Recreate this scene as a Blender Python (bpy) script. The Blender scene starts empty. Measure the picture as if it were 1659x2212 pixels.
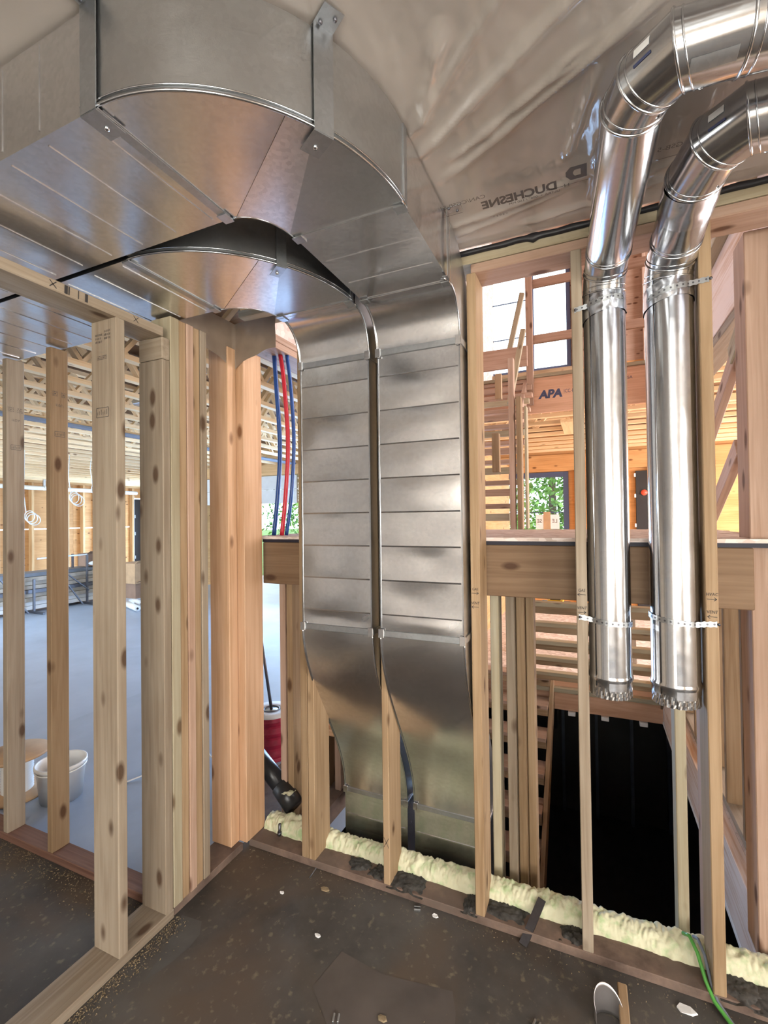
import bpy, bmesh, math, random
from mathutils import Matrix, Vector, noise
random.seed(7)
SC = bpy.context.scene
COL = SC.collection
R2 = math.radians

# ---------------------------------------------------------------- camera
F_PX, W_PX, H_PX = 1008.5, 1659, 2212
YAW, PITCH, ROLL = 0.41727, 0.01237, -0.01262
cam_d = bpy.data.cameras.new('camera')
cam_d.sensor_fit = 'VERTICAL'; cam_d.sensor_height = 36.0; cam_d.sensor_width = 27.0
cam_d.lens = F_PX / H_PX * 36.0
cam_d.clip_start = 0.02; cam_d.clip_end = 200
cam = bpy.data.objects.new('camera', cam_d); COL.objects.link(cam)
fw = Vector((-math.sin(YAW) * math.cos(PITCH), math.cos(YAW) * math.cos(PITCH), math.sin(PITCH)))
rt = Vector((math.cos(YAW), math.sin(YAW), 0)); up = rt.cross(fw)
r2 = rt * math.cos(ROLL) + up * math.sin(ROLL); u2 = -rt * math.sin(ROLL) + up * math.cos(ROLL)
M = Matrix((r2, u2, -fw)).transposed().to_4x4(); M.translation = (0, 0, 1.66)
cam.matrix_world = M
SC.camera = cam

# ---------------------------------------------------------------- world, lights, exposure
wd = bpy.data.worlds.new('sky'); SC.world = wd; wd.use_nodes = True
bg = wd.node_tree.nodes['Background']
bg.inputs[0].default_value = (0.78, 0.90, 1.0, 1); bg.inputs[1].default_value = 4.0
SC.view_settings.view_transform = 'Standard'; SC.view_settings.look = 'None'
SC.view_settings.gamma = 1.0; SC.view_settings.exposure = 0.08
SC.view_settings.use_curve_mapping = False
SC.cycles.max_bounces = 8; SC.cycles.diffuse_bounces = 4; SC.cycles.glossy_bounces = 4
SC.cycles.transparent_max_bounces = 6
SC.cycles.use_adaptive_sampling = True; SC.cycles.adaptive_threshold = 0.08; SC.cycles.adaptive_min_samples = 12
SC.cycles.caustics_reflective = True; SC.cycles.caustics_refractive = False
SC.cycles.use_denoising = True
SC.cycles.sample_clamp_indirect = 6.0

def area(name, loc, d, sx, sy, power, color):
    l = bpy.data.lights.new(name, 'AREA'); l.shape = 'RECTANGLE'; l.size = sx; l.size_y = sy
    l.energy = power; l.color = color
    o = bpy.data.objects.new(name, l); COL.objects.link(o); o.location = loc
    o.rotation_euler = Vector(d).to_track_quat('-Z', 'Y').to_euler()
    return o
DAY = (0.86, 0.93, 1.0)
area('rear_window_daylight', (0.6, -2.94, 1.45), (0, 1, 0), 2.6, 1.7, 140, (1.0, 0.95, 0.88))
area('side_fill_light', (2.94, -0.6, 1.5), (-1, 0, 0), 1.8, 1.5, 120, (1.0, 0.94, 0.86))  # added fill from a made-up window, brightens room and duct reflections
area('hall_door_daylight', (-3.55, 7.62, 1.25), (0, -1, 0), 3.0, 2.4, 430, (0.38, 0.62, 1.0))
area('hall_far_door_daylight', (-10.6, 10.9, 1.25), (0, -1, 0), 3.4, 2.4, 480, (0.42, 0.66, 1.0))
area('hall_west_fill_light', (-9.6, 1.55, 1.4), (0, 1, 0), 3.0, 2.2, 350, (0.60, 0.79, 1.0))  # added fill without a known source, in an opening made for it
area('great_room_fill_light', (4.9, 6.6, 3.4), (-1, 0, 0), 4.0, 5.8, 1050, (1.0, 0.95, 0.96))  # added fill to brighten the great room; its side opening is made up

# ---------------------------------------------------------------- materials
MATS = {}
def newmat(name):
    m = bpy.data.materials.new(name); m.use_nodes = True; MATS[name] = m
    nt = m.node_tree; b = nt.nodes['Principled BSDF']
    return m, nt, b
def N(nt, t, **kw):
    n = nt.nodes.new(t)
    for k, v in kw.items(): setattr(n, k, v)
    return n
def L(nt, a, b): nt.links.new(a, b)
def plain(name, c, rough=0.6, metal=0.0, spec=0.5, noise_amt=0.12, scale=8):
    m, nt, b = newmat(name)
    b.inputs['Roughness'].default_value = rough; b.inputs['Metallic'].default_value = metal
    b.inputs['Specular IOR Level'].default_value = spec
    if noise_amt:
        tc = N(nt, 'ShaderNodeTexCoord'); nz = N(nt, 'ShaderNodeTexNoise')
        nz.inputs['Scale'].default_value = scale; nz.inputs['Detail'].default_value = 4
        L(nt, tc.outputs['Object'], nz.inputs['Vector'])
        cr = N(nt, 'ShaderNodeValToRGB')
        cr.color_ramp.elements[0].color = tuple(x * (1 - noise_amt) for x in c) + (1,)
        cr.color_ramp.elements[1].color = tuple(min(1, x * (1 + noise_amt)) for x in c) + (1,)
        cr.color_ramp.elements[0].position = 0.3; cr.color_ramp.elements[1].position = 0.7
        L(nt, nz.outputs['Fac'], cr.inputs['Fac']); L(nt, cr.outputs['Color'], b.inputs['Base Color'])
    else:
        b.inputs['Base Color'].default_value = tuple(c) + (1,)
    return m
def wood(name, light, dark, knots=0.3, grain=1.0, rough=0.62):
    """lumber: length along the object's local Z"""
    m, nt, b = newmat(name); b.inputs['Roughness'].default_value = rough
    b.inputs['Specular IOR Level'].default_value = 0.3
    tc = N(nt, 'ShaderNodeTexCoord'); oi = N(nt, 'ShaderNodeObjectInfo')
    off = N(nt, 'ShaderNodeVectorMath', operation='SCALE'); off.inputs['Scale'].default_value = 37.0
    L(nt, oi.outputs['Random'], off.inputs[0])
    add = N(nt, 'ShaderNodeVectorMath', operation='ADD')
    L(nt, tc.outputs['Object'], add.inputs[0]); L(nt, off.outputs[0], add.inputs[1])
    mp = N(nt, 'ShaderNodeMapping'); mp.inputs['Scale'].default_value = (1, 1, 0.035)
    L(nt, add.outputs[0], mp.inputs['Vector'])
    n1 = N(nt, 'ShaderNodeTexNoise'); n1.inputs['Scale'].default_value = 55; n1.inputs['Detail'].default_value = 5
    n1.inputs['Distortion'].default_value = 0.8
    L(nt, mp.outputs[0], n1.inputs['Vector'])
    n2 = N(nt, 'ShaderNodeTexNoise'); n2.inputs['Scale'].default_value = 3.0; n2.inputs['Detail'].default_value = 3
    mp2 = N(nt, 'ShaderNodeMapping'); mp2.inputs['Scale'].default_value = (2, 2, 0.5)
    L(nt, add.outputs[0], mp2.inputs['Vector']); L(nt, mp2.outputs[0], n2.inputs['Vector'])
    mixf = N(nt, 'ShaderNodeMath', operation='MULTIPLY_ADD'); mixf.inputs[1].default_value = 0.55 * grain; 
    L(nt, n1.outputs['Fac'], mixf.inputs[0])
    sc2 = N(nt, 'ShaderNodeMath', operation='MULTIPLY'); sc2.inputs[1].default_value = 0.5
    L(nt, n2.outputs['Fac'], sc2.inputs[0]); L(nt, sc2.outputs[0], mixf.inputs[2])
    cr = N(nt, 'ShaderNodeValToRGB')
    cr.color_ramp.elements[0].color = tuple(dark) + (1,); cr.color_ramp.elements[0].position = 0.38
    cr.color_ramp.elements[1].color = tuple(light) + (1,); cr.color_ramp.elements[1].position = 0.62
    L(nt, mixf.outputs[0], cr.inputs['Fac'])
    # per-board tint
    hs = N(nt, 'ShaderNodeHueSaturation')
    rv = N(nt, 'ShaderNodeMapRange'); rv.inputs['To Min'].default_value = 0.84; rv.inputs['To Max'].default_value = 1.1
    L(nt, oi.outputs['Random'], rv.inputs['Value']); L(nt, rv.outputs[0], hs.inputs['Value'])
    L(nt, cr.outputs['Color'], hs.inputs['Color'])
    out = hs.outputs['Color']
    if knots:
        mp3 = N(nt, 'ShaderNodeMapping'); mp3.inputs['Scale'].default_value = (1, 1, 0.45)
        L(nt, add.outputs[0], mp3.inputs['Vector'])
        vo = N(nt, 'ShaderNodeTexVoronoi'); vo.inputs['Scale'].default_value = 11
        L(nt, mp3.outputs[0], vo.inputs['Vector'])
        lt = N(nt, 'ShaderNodeMapRange'); lt.inputs['From Min'].default_value = 0.12; lt.inputs['From Max'].default_value = 0.24
        lt.inputs['To Min'].default_value = 1; lt.inputs['To Max'].default_value = 0
        L(nt, vo.outputs['Distance'], lt.inputs['Value'])
        sep = N(nt, 'ShaderNodeSeparateColor'); L(nt, vo.outputs['Color'], sep.inputs['Color'])
        gt = N(nt, 'ShaderNodeMath', operation='LESS_THAN'); gt.inputs[1].default_value = min(0.8, knots * 1.5)
        L(nt, sep.outputs[0], gt.inputs[0])
        mu = N(nt, 'ShaderNodeMath', operation='MULTIPLY'); L(nt, lt.outputs[0], mu.inputs[0]); L(nt, gt.outputs[0], mu.inputs[1])
        mx = N(nt, 'ShaderNodeMix', data_type='RGBA'); L(nt, mu.outputs[0], mx.inputs['Factor'])
        L(nt, out, mx.inputs[6]); mx.inputs[7].default_value = (dark[0] * 0.4, dark[1] * 0.32, dark[2] * 0.28, 1)
        out = mx.outputs[2]
    L(nt, out, b.inputs['Base Color'])
    bp = N(nt, 'ShaderNodeBump'); bp.inputs['Strength'].default_value = 0.12; bp.inputs['Distance'].default_value = 0.01
    L(nt, n1.outputs['Fac'], bp.inputs['Height']); L(nt, bp.outputs[0], b.inputs['Normal'])
    return m
wood('pine', (0.35, 0.285, 0.215), (0.245, 0.185, 0.13), knots=0.45)
wood('pine_gold', (0.40, 0.275, 0.165), (0.27, 0.17, 0.09), knots=0.4)
wood('pine_pink', (0.50, 0.345, 0.265), (0.37, 0.235, 0.165), knots=0.4)
wood('pine_orange', (0.64, 0.40, 0.25), (0.50, 0.29, 0.155), knots=0.4)  # orange pine, brightened to carry the light on the corner posts
wood('pine_pale', (0.45, 0.39, 0.275), (0.35, 0.285, 0.185), knots=0.25)
wood('beam_wood', (0.265, 0.168, 0.10), (0.19, 0.112, 0.062), knots=0.35)  # darker pine; the shade on the landing beam is put into its colour
wood('treated_plate', (0.26, 0.14, 0.10), (0.15, 0.07, 0.05), knots=0.1)
wood('plywood_orange', (0.70, 0.37, 0.15), (0.54, 0.26, 0.09), knots=0.18)
wood('lvl', (0.70, 0.42, 0.28), (0.56, 0.31, 0.19), knots=0.0)
wood('lvl_streaked', (0.74, 0.62, 0.56), (0.52, 0.32, 0.19), knots=0.0, grain=1.3)
wood('joist_wood', (0.98, 0.74, 0.46), (0.84, 0.58, 0.31), knots=0.1)
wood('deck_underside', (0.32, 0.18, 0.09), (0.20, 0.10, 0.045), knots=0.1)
wood('far_studs', (0.72, 0.46, 0.23), (0.56, 0.32, 0.14), knots=0.1)

def osb():
    m, nt, b = newmat('osb'); b.inputs['Roughness'].default_value = 0.7
    tc = N(nt, 'ShaderNodeTexCoord'); mp = N(nt, 'ShaderNodeMapping'); mp.inputs['Scale'].default_value = (1, 2.6, 1)
    L(nt, tc.outputs['Object'], mp.inputs['Vector'])
    vo = N(nt, 'ShaderNodeTexVoronoi'); vo.inputs['Scale'].default_value = 26
    L(nt, mp.outputs[0], vo.inputs['Vector'])
    cr = N(nt, 'ShaderNodeValToRGB'); cr.color_ramp.elements[0].color = (0.58, 0.46, 0.40, 1); cr.color_ramp.elements[1].color = (0.86, 0.76, 0.71, 1)
    sp = N(nt, 'ShaderNodeSeparateColor'); L(nt, vo.outputs['Color'], sp.inputs[0])
    L(nt, sp.outputs[0], cr.inputs['Fac']); L(nt, cr.outputs['Color'], b.inputs['Base Color'])
osb()

def galv(name, base, rough, spangle=0.05, wav=0.25, wscale=3.0, grain=0.0):
    m, nt, b = newmat(name); b.inputs['Metallic'].default_value = 1.0
    tc = N(nt, 'ShaderNodeTexCoord')
    vo = N(nt, 'ShaderNodeTexVoronoi'); vo.inputs['Scale'].default_value = 90
    L(nt, tc.outputs['Object'], vo.inputs['Vector'])
    sp = N(nt, 'ShaderNodeSeparateColor'); L(nt, vo.outputs['Color'], sp.inputs[0])
    cr = N(nt, 'ShaderNodeValToRGB')
    cr.color_ramp.elements[0].color = tuple(x * (1 - spangle) for x in base) + (1,)
    cr.color_ramp.elements[1].color = tuple(min(1, x * (1 + spangle)) for x in base) + (1,)
    L(nt, sp.outputs[0], cr.inputs['Fac']); L(nt, cr.outputs['Color'], b.inputs['Base Color'])
    nz = N(nt, 'ShaderNodeTexNoise'); nz.inputs['Scale'].default_value = 5; nz.inputs['Detail'].default_value = 5
    L(nt, tc.outputs['Object'], nz.inputs['Vector'])
    mr = N(nt, 'ShaderNodeMapRange'); mr.inputs['To Min'].default_value = rough * 0.75; mr.inputs['To Max'].default_value = rough * 1.35
    L(nt, nz.outputs['Fac'], mr.inputs['Value']); L(nt, mr.outputs[0], b.inputs['Roughness'])
    n2 = N(nt, 'ShaderNodeTexNoise'); n2.inputs['Scale'].default_value = wscale; n2.inputs['Detail'].default_value = 1
    L(nt, tc.outputs['Object'], n2.inputs['Vector'])
    bp = N(nt, 'ShaderNodeBump'); bp.inputs['Strength'].default_value = wav; bp.inputs['Distance'].default_value = 0.03
    L(nt, n2.outputs['Fac'], bp.inputs['Height'])
    if grain:
        n3 = N(nt, 'ShaderNodeTexNoise'); n3.inputs['Scale'].default_value = 420
        L(nt, tc.outputs['Object'], n3.inputs['Vector'])
        bp2 = N(nt, 'ShaderNodeBump'); bp2.inputs['Strength'].default_value = grain; bp2.inputs['Distance'].default_value = 0.001
        L(nt, n3.outputs['Fac'], bp2.inputs['Height']); L(nt, bp.outputs[0], bp2.inputs['Normal'])
        L(nt, bp2.outputs[0], b.inputs['Normal'])
    else:
        L(nt, bp.outputs[0], b.inputs['Normal'])
galv('galvanized', (0.74, 0.74, 0.75), 0.23, 0.05, 0.16, 3.2)
galv('galvanized_brushed', (0.56, 0.57, 0.575), 0.32, 0.03, 0.10, 2.5, grain=0.12)
galv('galvanized_spangle', (0.80, 0.77, 0.77), 0.32, 0.08, 0.10, 3.0, grain=0.25)
galv('galvanized_round', (0.55, 0.57, 0.60), 0.16, 0.03, 0.06, 3.0)
galv('galvanized_strap', (0.48, 0.50, 0.52), 0.36, 0.05, 0.05, 6.0)
galv('foil_tape', (0.62, 0.65, 0.71), 0.20, 0.02, 0.07, 12.0)
galv('dark_steel', (0.16, 0.16, 0.18), 0.45, 0.05, 0.05, 6.0)

def concrete(name, c0, c1, stain, sc=1.6, rough=0.75, speck=0.0, coat=0.0):
    m, nt, b = newmat(name); b.inputs['Roughness'].default_value = rough
    tc = N(nt, 'ShaderNodeTexCoord')
    n1 = N(nt, 'ShaderNodeTexNoise'); n1.inputs['Scale'].default_value = sc; n1.inputs['Detail'].default_value = 8; n1.inputs['Roughness'].default_value = 0.62
    L(nt, tc.outputs['Object'], n1.inputs['Vector'])
    cr = N(nt, 'ShaderNodeValToRGB'); cr.color_ramp.elements[0].position = 0.34; cr.color_ramp.elements[1].position = 0.66
    cr.color_ramp.elements[0].color = tuple(c0) + (1,); cr.color_ramp.elements[1].color = tuple(c1) + (1,)
    L(nt, n1.outputs['Fac'], cr.inputs['Fac'])
    n2 = N(nt, 'ShaderNodeTexNoise'); n2.inputs['Scale'].default_value = sc * 0.8; n2.inputs['Detail'].default_value = 6; n2.inputs['Distortion'].default_value = 0.5
    mp = N(nt, 'ShaderNodeMapping'); mp.inputs['Location'].default_value = (4.3, 1.7, 0); L(nt, tc.outputs['Object'], mp.inputs['Vector']); L(nt, mp.outputs[0], n2.inputs['Vector'])
    r2_ = N(nt, 'ShaderNodeMapRange'); r2_.inputs['From Min'].default_value = 0.46; r2_.inputs['From Max'].default_value = 0.66
    L(nt, n2.outputs['Fac'], r2_.inputs['Value'])
    mx = N(nt, 'ShaderNodeMix', data_type='RGBA'); L(nt, r2_.outputs[0], mx.inputs['Factor']); L(nt, cr.outputs['Color'], mx.inputs[6]); mx.inputs[7].default_value = tuple(stain) + (1,)
    out = mx.outputs[2]
    if speck:
        n3 = N(nt, 'ShaderNodeTexNoise'); n3.inputs['Scale'].default_value = 38; n3.inputs['Detail'].default_value = 6
        L(nt, tc.outputs['Object'], n3.inputs['Vector'])
        r3 = N(nt, 'ShaderNodeMapRange'); r3.inputs['From Min'].default_value = 0.60; r3.inputs['From Max'].default_value = 0.72; r3.inputs['To Max'].default_value = speck
        L(nt, n3.outputs['Fac'], r3.inputs['Value'])
        mx2 = N(nt, 'ShaderNodeMix', data_type='RGBA'); L(nt, r3.outputs[0], mx2.inputs['Factor']); L(nt, out, mx2.inputs[6]); mx2.inputs[7].default_value = (0.36, 0.30, 0.20, 1)
        out = mx2.outputs[2]
    L(nt, out, b.inputs['Base Color'])
    bp = N(nt, 'ShaderNodeBump'); bp.inputs['Strength'].default_value = 0.2; bp.inputs['Distance'].default_value = 0.01
    L(nt, n1.outputs['Fac'], bp.inputs['Height']); L(nt, bp.outputs[0], b.inputs['Normal'])
concrete('concrete', (0.036, 0.033, 0.031), (0.098, 0.089, 0.082), (0.098, 0.069, 0.048), 2.2, 0.6, 0.3)
concrete('concrete_hall', (0.28, 0.34, 0.44), (0.38, 0.45, 0.57), (0.33, 0.39, 0.50), 1.4, 0.34)  # the sky's blue reflection is mixed into this base colour
concrete('dirty_plate', (0.10, 0.066, 0.052), (0.23, 0.155, 0.12), (0.14, 0.10, 0.08), 9.0, 0.85)
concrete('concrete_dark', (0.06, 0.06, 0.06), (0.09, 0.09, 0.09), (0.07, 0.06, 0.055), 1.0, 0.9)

plain('ink', (0.035, 0.03, 0.03), 0.7, noise_amt=0)
plain('print_ink', (0.11, 0.09, 0.08), 0.6, noise_amt=0)
plain('print_faint', (0.22, 0.17, 0.13), 0.7, noise_amt=0)
plain('blue_ink', (0.05, 0.06, 0.13), 0.6, noise_amt=0)
plain('black_caulk', (0.014, 0.013, 0.016), 0.45)
plain('black_plastic', (0.018, 0.018, 0.02), 0.32)
plain('membrane', (0.012, 0.010, 0.022), 0.6)
plain('white_plastic', (0.86, 0.85, 0.82), 0.35, noise_amt=0.04)
plain('white_wire', (0.80, 0.80, 0.78), 0.4, noise_amt=0)
plain('blue_pex', (0.018, 0.075, 0.30), 0.3, noise_amt=0)
plain('red_pex', (0.62, 0.025, 0.045), 0.3, noise_amt=0)
plain('red_wire', (0.34, 0.018, 0.05), 0.4, noise_amt=0.2, scale=30)
plain('green_wire', (0.09, 0.34, 0.06), 0.4, noise_amt=0)
plain('cardboard', (0.47, 0.30, 0.17), 0.8)
plain('cardboard_dark', (0.26, 0.16, 0.11), 0.8)
plain('paper', (0.78, 0.78, 0.78), 0.7, noise_amt=0.05)
plain('offcut_metal', (0.55, 0.52, 0.52), 0.35, metal=0.85)
plain('dark_door', (0.022, 0.018, 0.018), 0.5)
plain('window_frame', (0.07, 0.09, 0.17), 0.4, noise_amt=0)  # blue cast of lens flare is mixed into the dark frame colour
plain('gypsum_white', (0.72, 0.72, 0.72), 0.8, noise_amt=0.04)
plain('truck_blue', (0.16, 0.42, 0.68), 0.3, noise_amt=0)
plain('tool_yellow', (0.70, 0.42, 0.04), 0.4, noise_amt=0)
plain('orange_plastic', (0.75, 0.10, 0.05), 0.4, noise_amt=0)
plain('grass', (0.10, 0.19, 0.04), 0.9, noise_amt=0.4, scale=3)
plain('leaf_light', (0.22, 0.40, 0.09), 0.7, noise_amt=0.35, scale=2)
plain('leaf_dark', (0.10, 0.24, 0.07), 0.7, noise_amt=0.35, scale=2)
plain('bark', (0.14, 0.10, 0.07), 0.9)
plain('steel_grey', (0.16, 0.18, 0.22), 0.5, noise_amt=0.1)
plain('tar', (0.050, 0.046, 0.042), 0.8, noise_amt=0.6, scale=60)
plain('wrapped_wall', (0.86, 0.71, 0.54), 0.7, noise_amt=0.12, scale=2)
plain('sawdust', (0.26, 0.195, 0.115), 0.9, noise_amt=0.3, scale=60)
plain('roof_dark', (0.22, 0.16, 0.12), 0.9)

def foam():
    m, nt, b = newmat('foam'); b.inputs['Roughness'].default_value = 0.75
    tc = N(nt, 'ShaderNodeTexCoord'); n1 = N(nt, 'ShaderNodeTexNoise'); n1.inputs['Scale'].default_value = 26; n1.inputs['Detail'].default_value = 5
    L(nt, tc.outputs['Object'], n1.inputs['Vector'])
    cr = N(nt, 'ShaderNodeValToRGB'); cr.color_ramp.elements[0].color = (0.42, 0.52, 0.28, 1); cr.color_ramp.elements[1].color = (0.66, 0.64, 0.45, 1)
    cr.color_ramp.elements[0].position = 0.30; cr.color_ramp.elements[1].position = 0.5
    L(nt, n1.outputs['Fac'], cr.inputs['Fac']); L(nt, cr.outputs['Color'], b.inputs['Base Color'])
    bp = N(nt, 'ShaderNodeBump'); bp.inputs['Strength'].default_value = 0.4; bp.inputs['Distance'].default_value = 0.01
    L(nt, n1.outputs['Fac'], bp.inputs['Height']); L(nt, bp.outputs[0], b.inputs['Normal'])
foam()
def insulation():
    m, nt, b = newmat('insulation'); b.inputs['Roughness'].default_value = 0.95
    tc = N(nt, 'ShaderNodeTexCoord'); n1 = N(nt, 'ShaderNodeTexNoise'); n1.inputs['Scale'].default_value = 5.0; n1.inputs['Detail'].default_value = 6
    n1.inputs['Distortion'].default_value = 0.4
    L(nt, tc.outputs['Object'], n1.inputs['Vector'])
    cr = N(nt, 'ShaderNodeValToRGB'); cr.color_ramp.elements[0].color = (0.46, 0.365, 0.285, 1); cr.color_ramp.elements[1].color = (0.96, 0.87, 0.77, 1)
    cr.color_ramp.elements[0].position = 0.32; cr.color_ramp.elements[1].position = 0.62
    L(nt, n1.outputs['Fac'], cr.inputs['Fac']); L(nt, cr.outputs['Color'], b.inputs['Base Color'])
insulation()
def film(name, tint, rough, ior):
    m = bpy.data.materials.new(name); m.use_nodes = True; MATS[name] = m; nt = m.node_tree
    nt.nodes.remove(nt.nodes['Principled BSDF'])
    o = nt.nodes['Material Output']
    tr = N(nt, 'ShaderNodeBsdfTransparent'); tr.inputs[0].default_value = tint + (1,)
    gl = N(nt, 'ShaderNodeBsdfGlossy'); gl.inputs['Roughness'].default_value = rough; gl.inputs['Color'].default_value = (1, 1, 1, 1)
    fr = N(nt, 'ShaderNodeFresnel'); fr.inputs['IOR'].default_value = ior
    mx = N(nt, 'ShaderNodeMixShader'); L(nt, fr.outputs[0], mx.inputs[0]); L(nt, tr.outputs[0], mx.inputs[1]); L(nt, gl.outputs[0], mx.inputs[2])
    L(nt, mx.outputs[0], o.inputs['Surface'])
film('poly_film', (0.97, 0.96, 0.95), 0.055, 1.9)
nt_ = MATS['poly_film'].node_tree; out_ = nt_.nodes['Material Output']; src_ = out_.inputs['Surface'].links[0].from_socket
df_ = N(nt_, 'ShaderNodeBsdfDiffuse'); df_.inputs[0].default_value = (0.90, 0.81, 0.74, 1)
mz_ = N(nt_, 'ShaderNodeMixShader'); mz_.inputs[0].default_value = 0.36
L(nt_, src_, mz_.inputs[1]); L(nt_, df_.outputs[0], mz_.inputs[2]); L(nt_, mz_.outputs[0], out_.inputs['Surface'])
plain('flap_film', (0.24, 0.18, 0.135), 0.3, noise_amt=0.2)
film('glass', (0.97, 0.99, 0.98), 0.0, 1.45)

# ---------------------------------------------------------------- builders
WM = {}
def place(o, Mw, parent=None):
    COL.objects.link(o) if o.name not in COL.objects else None
    if parent is not None:
        o.parent = parent; o.matrix_parent_inverse = WM[parent.name].inverted()
    o.matrix_basis = Mw; WM[o.name] = Mw.copy()
    return o
def T(x, y=None, z=None):
    return Matrix.Translation(x if y is None else (x, y, z))
def tag(o, label, cat, group=None, kind=None):
    o['label'] = label; o['category'] = cat
    if group: o['group'] = group
    if kind: o['kind'] = kind
    return o
def empty(name, loc, label, cat, group=None, kind=None):
    o = bpy.data.objects.new(name, None); o.empty_display_size = 0.1
    place(o, T(*loc)); tag(o, label, cat, group, kind); return o
def obj(name, me, mat, parent=None, Mw=None):
    o = bpy.data.objects.new(name, me)
    if mat and not me.materials: me.materials.append(MATS[mat])
    return place(o, Mw or Matrix(), parent)
def frame(p0, p1, wdir):
    """matrix: local Z from p0 to p1, local X near wdir, origin at the middle"""
    p0, p1 = Vector(p0), Vector(p1); z = (p1 - p0); ln = z.length; z.normalize()
    x = Vector(wdir); x = (x - z * x.dot(z)).normalized(); y = z.cross(x)
    Mx = Matrix((x, y, z)).transposed().to_4x4(); Mx.translation = (p0 + p1) / 2
    return Mx, ln
BOX = {}
def boxmesh(w, h, l, mat, ch=0.003):
    k = (round(w, 4), round(h, 4), round(l, 4), mat, ch)
    if k in BOX: return BOX[k]
    me = bpy.data.meshes.new('box'); bm = bmesh.new()
    bmesh.ops.create_cube(bm, size=1.0)
    for v in bm.verts: v.co = (v.co.x * w, v.co.y * h, v.co.z * l)
    c = min(ch, w * 0.2, h * 0.2, l * 0.2)
    if c > 0.0008:
        bmesh.ops.bevel(bm, geom=list(bm.edges), offset=c, segments=1, affect='EDGES', profile=0.5)
    bm.to_mesh(me); bm.free(); me.materials.append(MATS[mat]); BOX[k] = me
    return me
def beam(name, p0, p1, w, h, mat, parent=None, wdir=(1, 0, 0), ch=0.003):
    Mx, ln = frame(p0, p1, wdir)
    return obj(name, boxmesh(w, h, ln, mat, ch), None, parent, Mx)
def box(name, lo, hi, mat, parent=None, ch=0.003):
    """axis-aligned board, grain along its longest side"""
    lo, hi = Vector(lo), Vector(hi); d = hi - lo; c = (lo + hi) / 2
    ax = max(range(3), key=lambda i: d[i])
    e = [Vector((1, 0, 0)), Vector((0, 1, 0)), Vector((0, 0, 1))]
    z = e[ax]; x = e[(ax + 1) % 3]; y = e[(ax + 2) % 3]
    Mx = Matrix((x, y, z)).transposed().to_4x4(); Mx.translation = c
    return obj(name, boxmesh(d[(ax + 1) % 3], d[(ax + 2) % 3], d[ax], mat, ch), None, parent, Mx)
def pyo(name, vs, fs, mat, parent=None, smooth=False, origin=None):
    me = bpy.data.meshes.new(name)
    o0 = Vector(origin) if origin else Vector((0, 0, 0))
    me.from_pydata([tuple(Vector(v) - o0) for v in vs], [], fs); me.update()
    if smooth:
        for p in me.polygons: p.use_smooth = True
    return obj(name, me, mat, parent, T(o0))
class MB:
    def __init__(s): s.v = []; s.f = []
    def box(s, lo, hi):
        n = len(s.v); (a, b, c), (d, e, f) = lo, hi
        s.v += [(a, b, c), (d, b, c), (d, e, c), (a, e, c), (a, b, f), (d, b, f), (d, e, f), (a, e, f)]
        s.f += [tuple(n + i for i in q) for q in ((0, 3, 2, 1), (4, 5, 6, 7), (0, 1, 5, 4), (1, 2, 6, 5), (2, 3, 7, 6), (3, 0, 4, 7))]
    def grid(s, rows, close=False):
        n = len(s.v); nr, nc = len(rows), len(rows[0])
        for r in rows: s.v += [tuple(p) for p in r]
        for i in range(nr - 1):
            for j in range(nc - (0 if close else 1)):
                k = (j + 1) % nc
                s.f.append((n + i * nc + j, n + i * nc + k, n + (i + 1) * nc + k, n + (i + 1) * nc + j))
    def build(s, name, mat, parent=None, smooth=False, origin=None):
        return pyo(name, s.v, s.f, mat, parent, smooth, origin)
def tube_rows(pts, r, seg=16, caps=False):
    pts = [Vector(p) for p in pts]; rows = []
    rr = r if isinstance(r, (list, tuple)) else [r] * len(pts)
    d0 = (pts[1] - pts[0]).normalized(); ref = Vector((0, 0, 1)) if abs(d0.z) < 0.9 else Vector((1, 0, 0))
    x = (ref - d0 * ref.dot(d0)).normalized()
    for i, p in enumerate(pts):
        if i == 0: t = pts[1] - p
        elif i == len(pts) - 1: t = p - pts[-2]
        else: t = (pts[i + 1] - p).normalized() + (p - pts[i - 1]).normalized()
        t.normalize(); x = (x - t * x.dot(t)).normalized(); y = t.cross(x)
        st = 1.0
        if 0 < i < len(pts) - 1:
            c = t.dot((pts[i + 1] - p).normalized()); st = 1.0 / max(0.6, c)
        rows.append([p + (x * math.cos(a) + y * math.sin(a)) * rr[i] * (1 if st == 1 else 1) for a in [2 * math.pi * k / seg for k in range(seg)]])
    if caps:
        rows = [[pts[0]] * seg] + rows + [[pts[-1]] * seg]
    return rows
def tube(name, pts, r, mat, parent=None, seg=16, caps=True, smooth=True):
    m = MB(); m.grid(tube_rows(pts, r, seg, caps), close=True)
    return m.build(name, mat, parent, smooth, origin=tuple(pts[0]))
def ring_pts(c, n, r, k=24, u=None):
    c, n = Vector(c), Vector(n).normalized()
    ref = Vector((0, 0, 1)) if abs(n.z) < 0.9 else Vector((1, 0, 0))
    x = (ref - n * ref.dot(n)).normalized(); y = n.cross(x)
    return [c + (x * math.cos(a) + y * math.sin(a)) * r for a in [2 * math.pi * i / k for i in range(k)]]
def torus(name, c, n, R, r, mat, parent=None, k=28, s=8):
    n = Vector(n).normalized(); m = MB(); rows = []
    base = ring_pts(c, n, R, k); cc = Vector(c)
    for p in base:
        o = (p - cc).normalized()
        rows.append([p + (o * math.cos(a) + n * math.sin(a)) * r for a in [2 * math.pi * i / s for i in range(s)]])
    rows.append(rows[0]); m.grid(rows, close=True)
    return m.build(name, mat, parent, True, origin=tuple(c))
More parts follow.
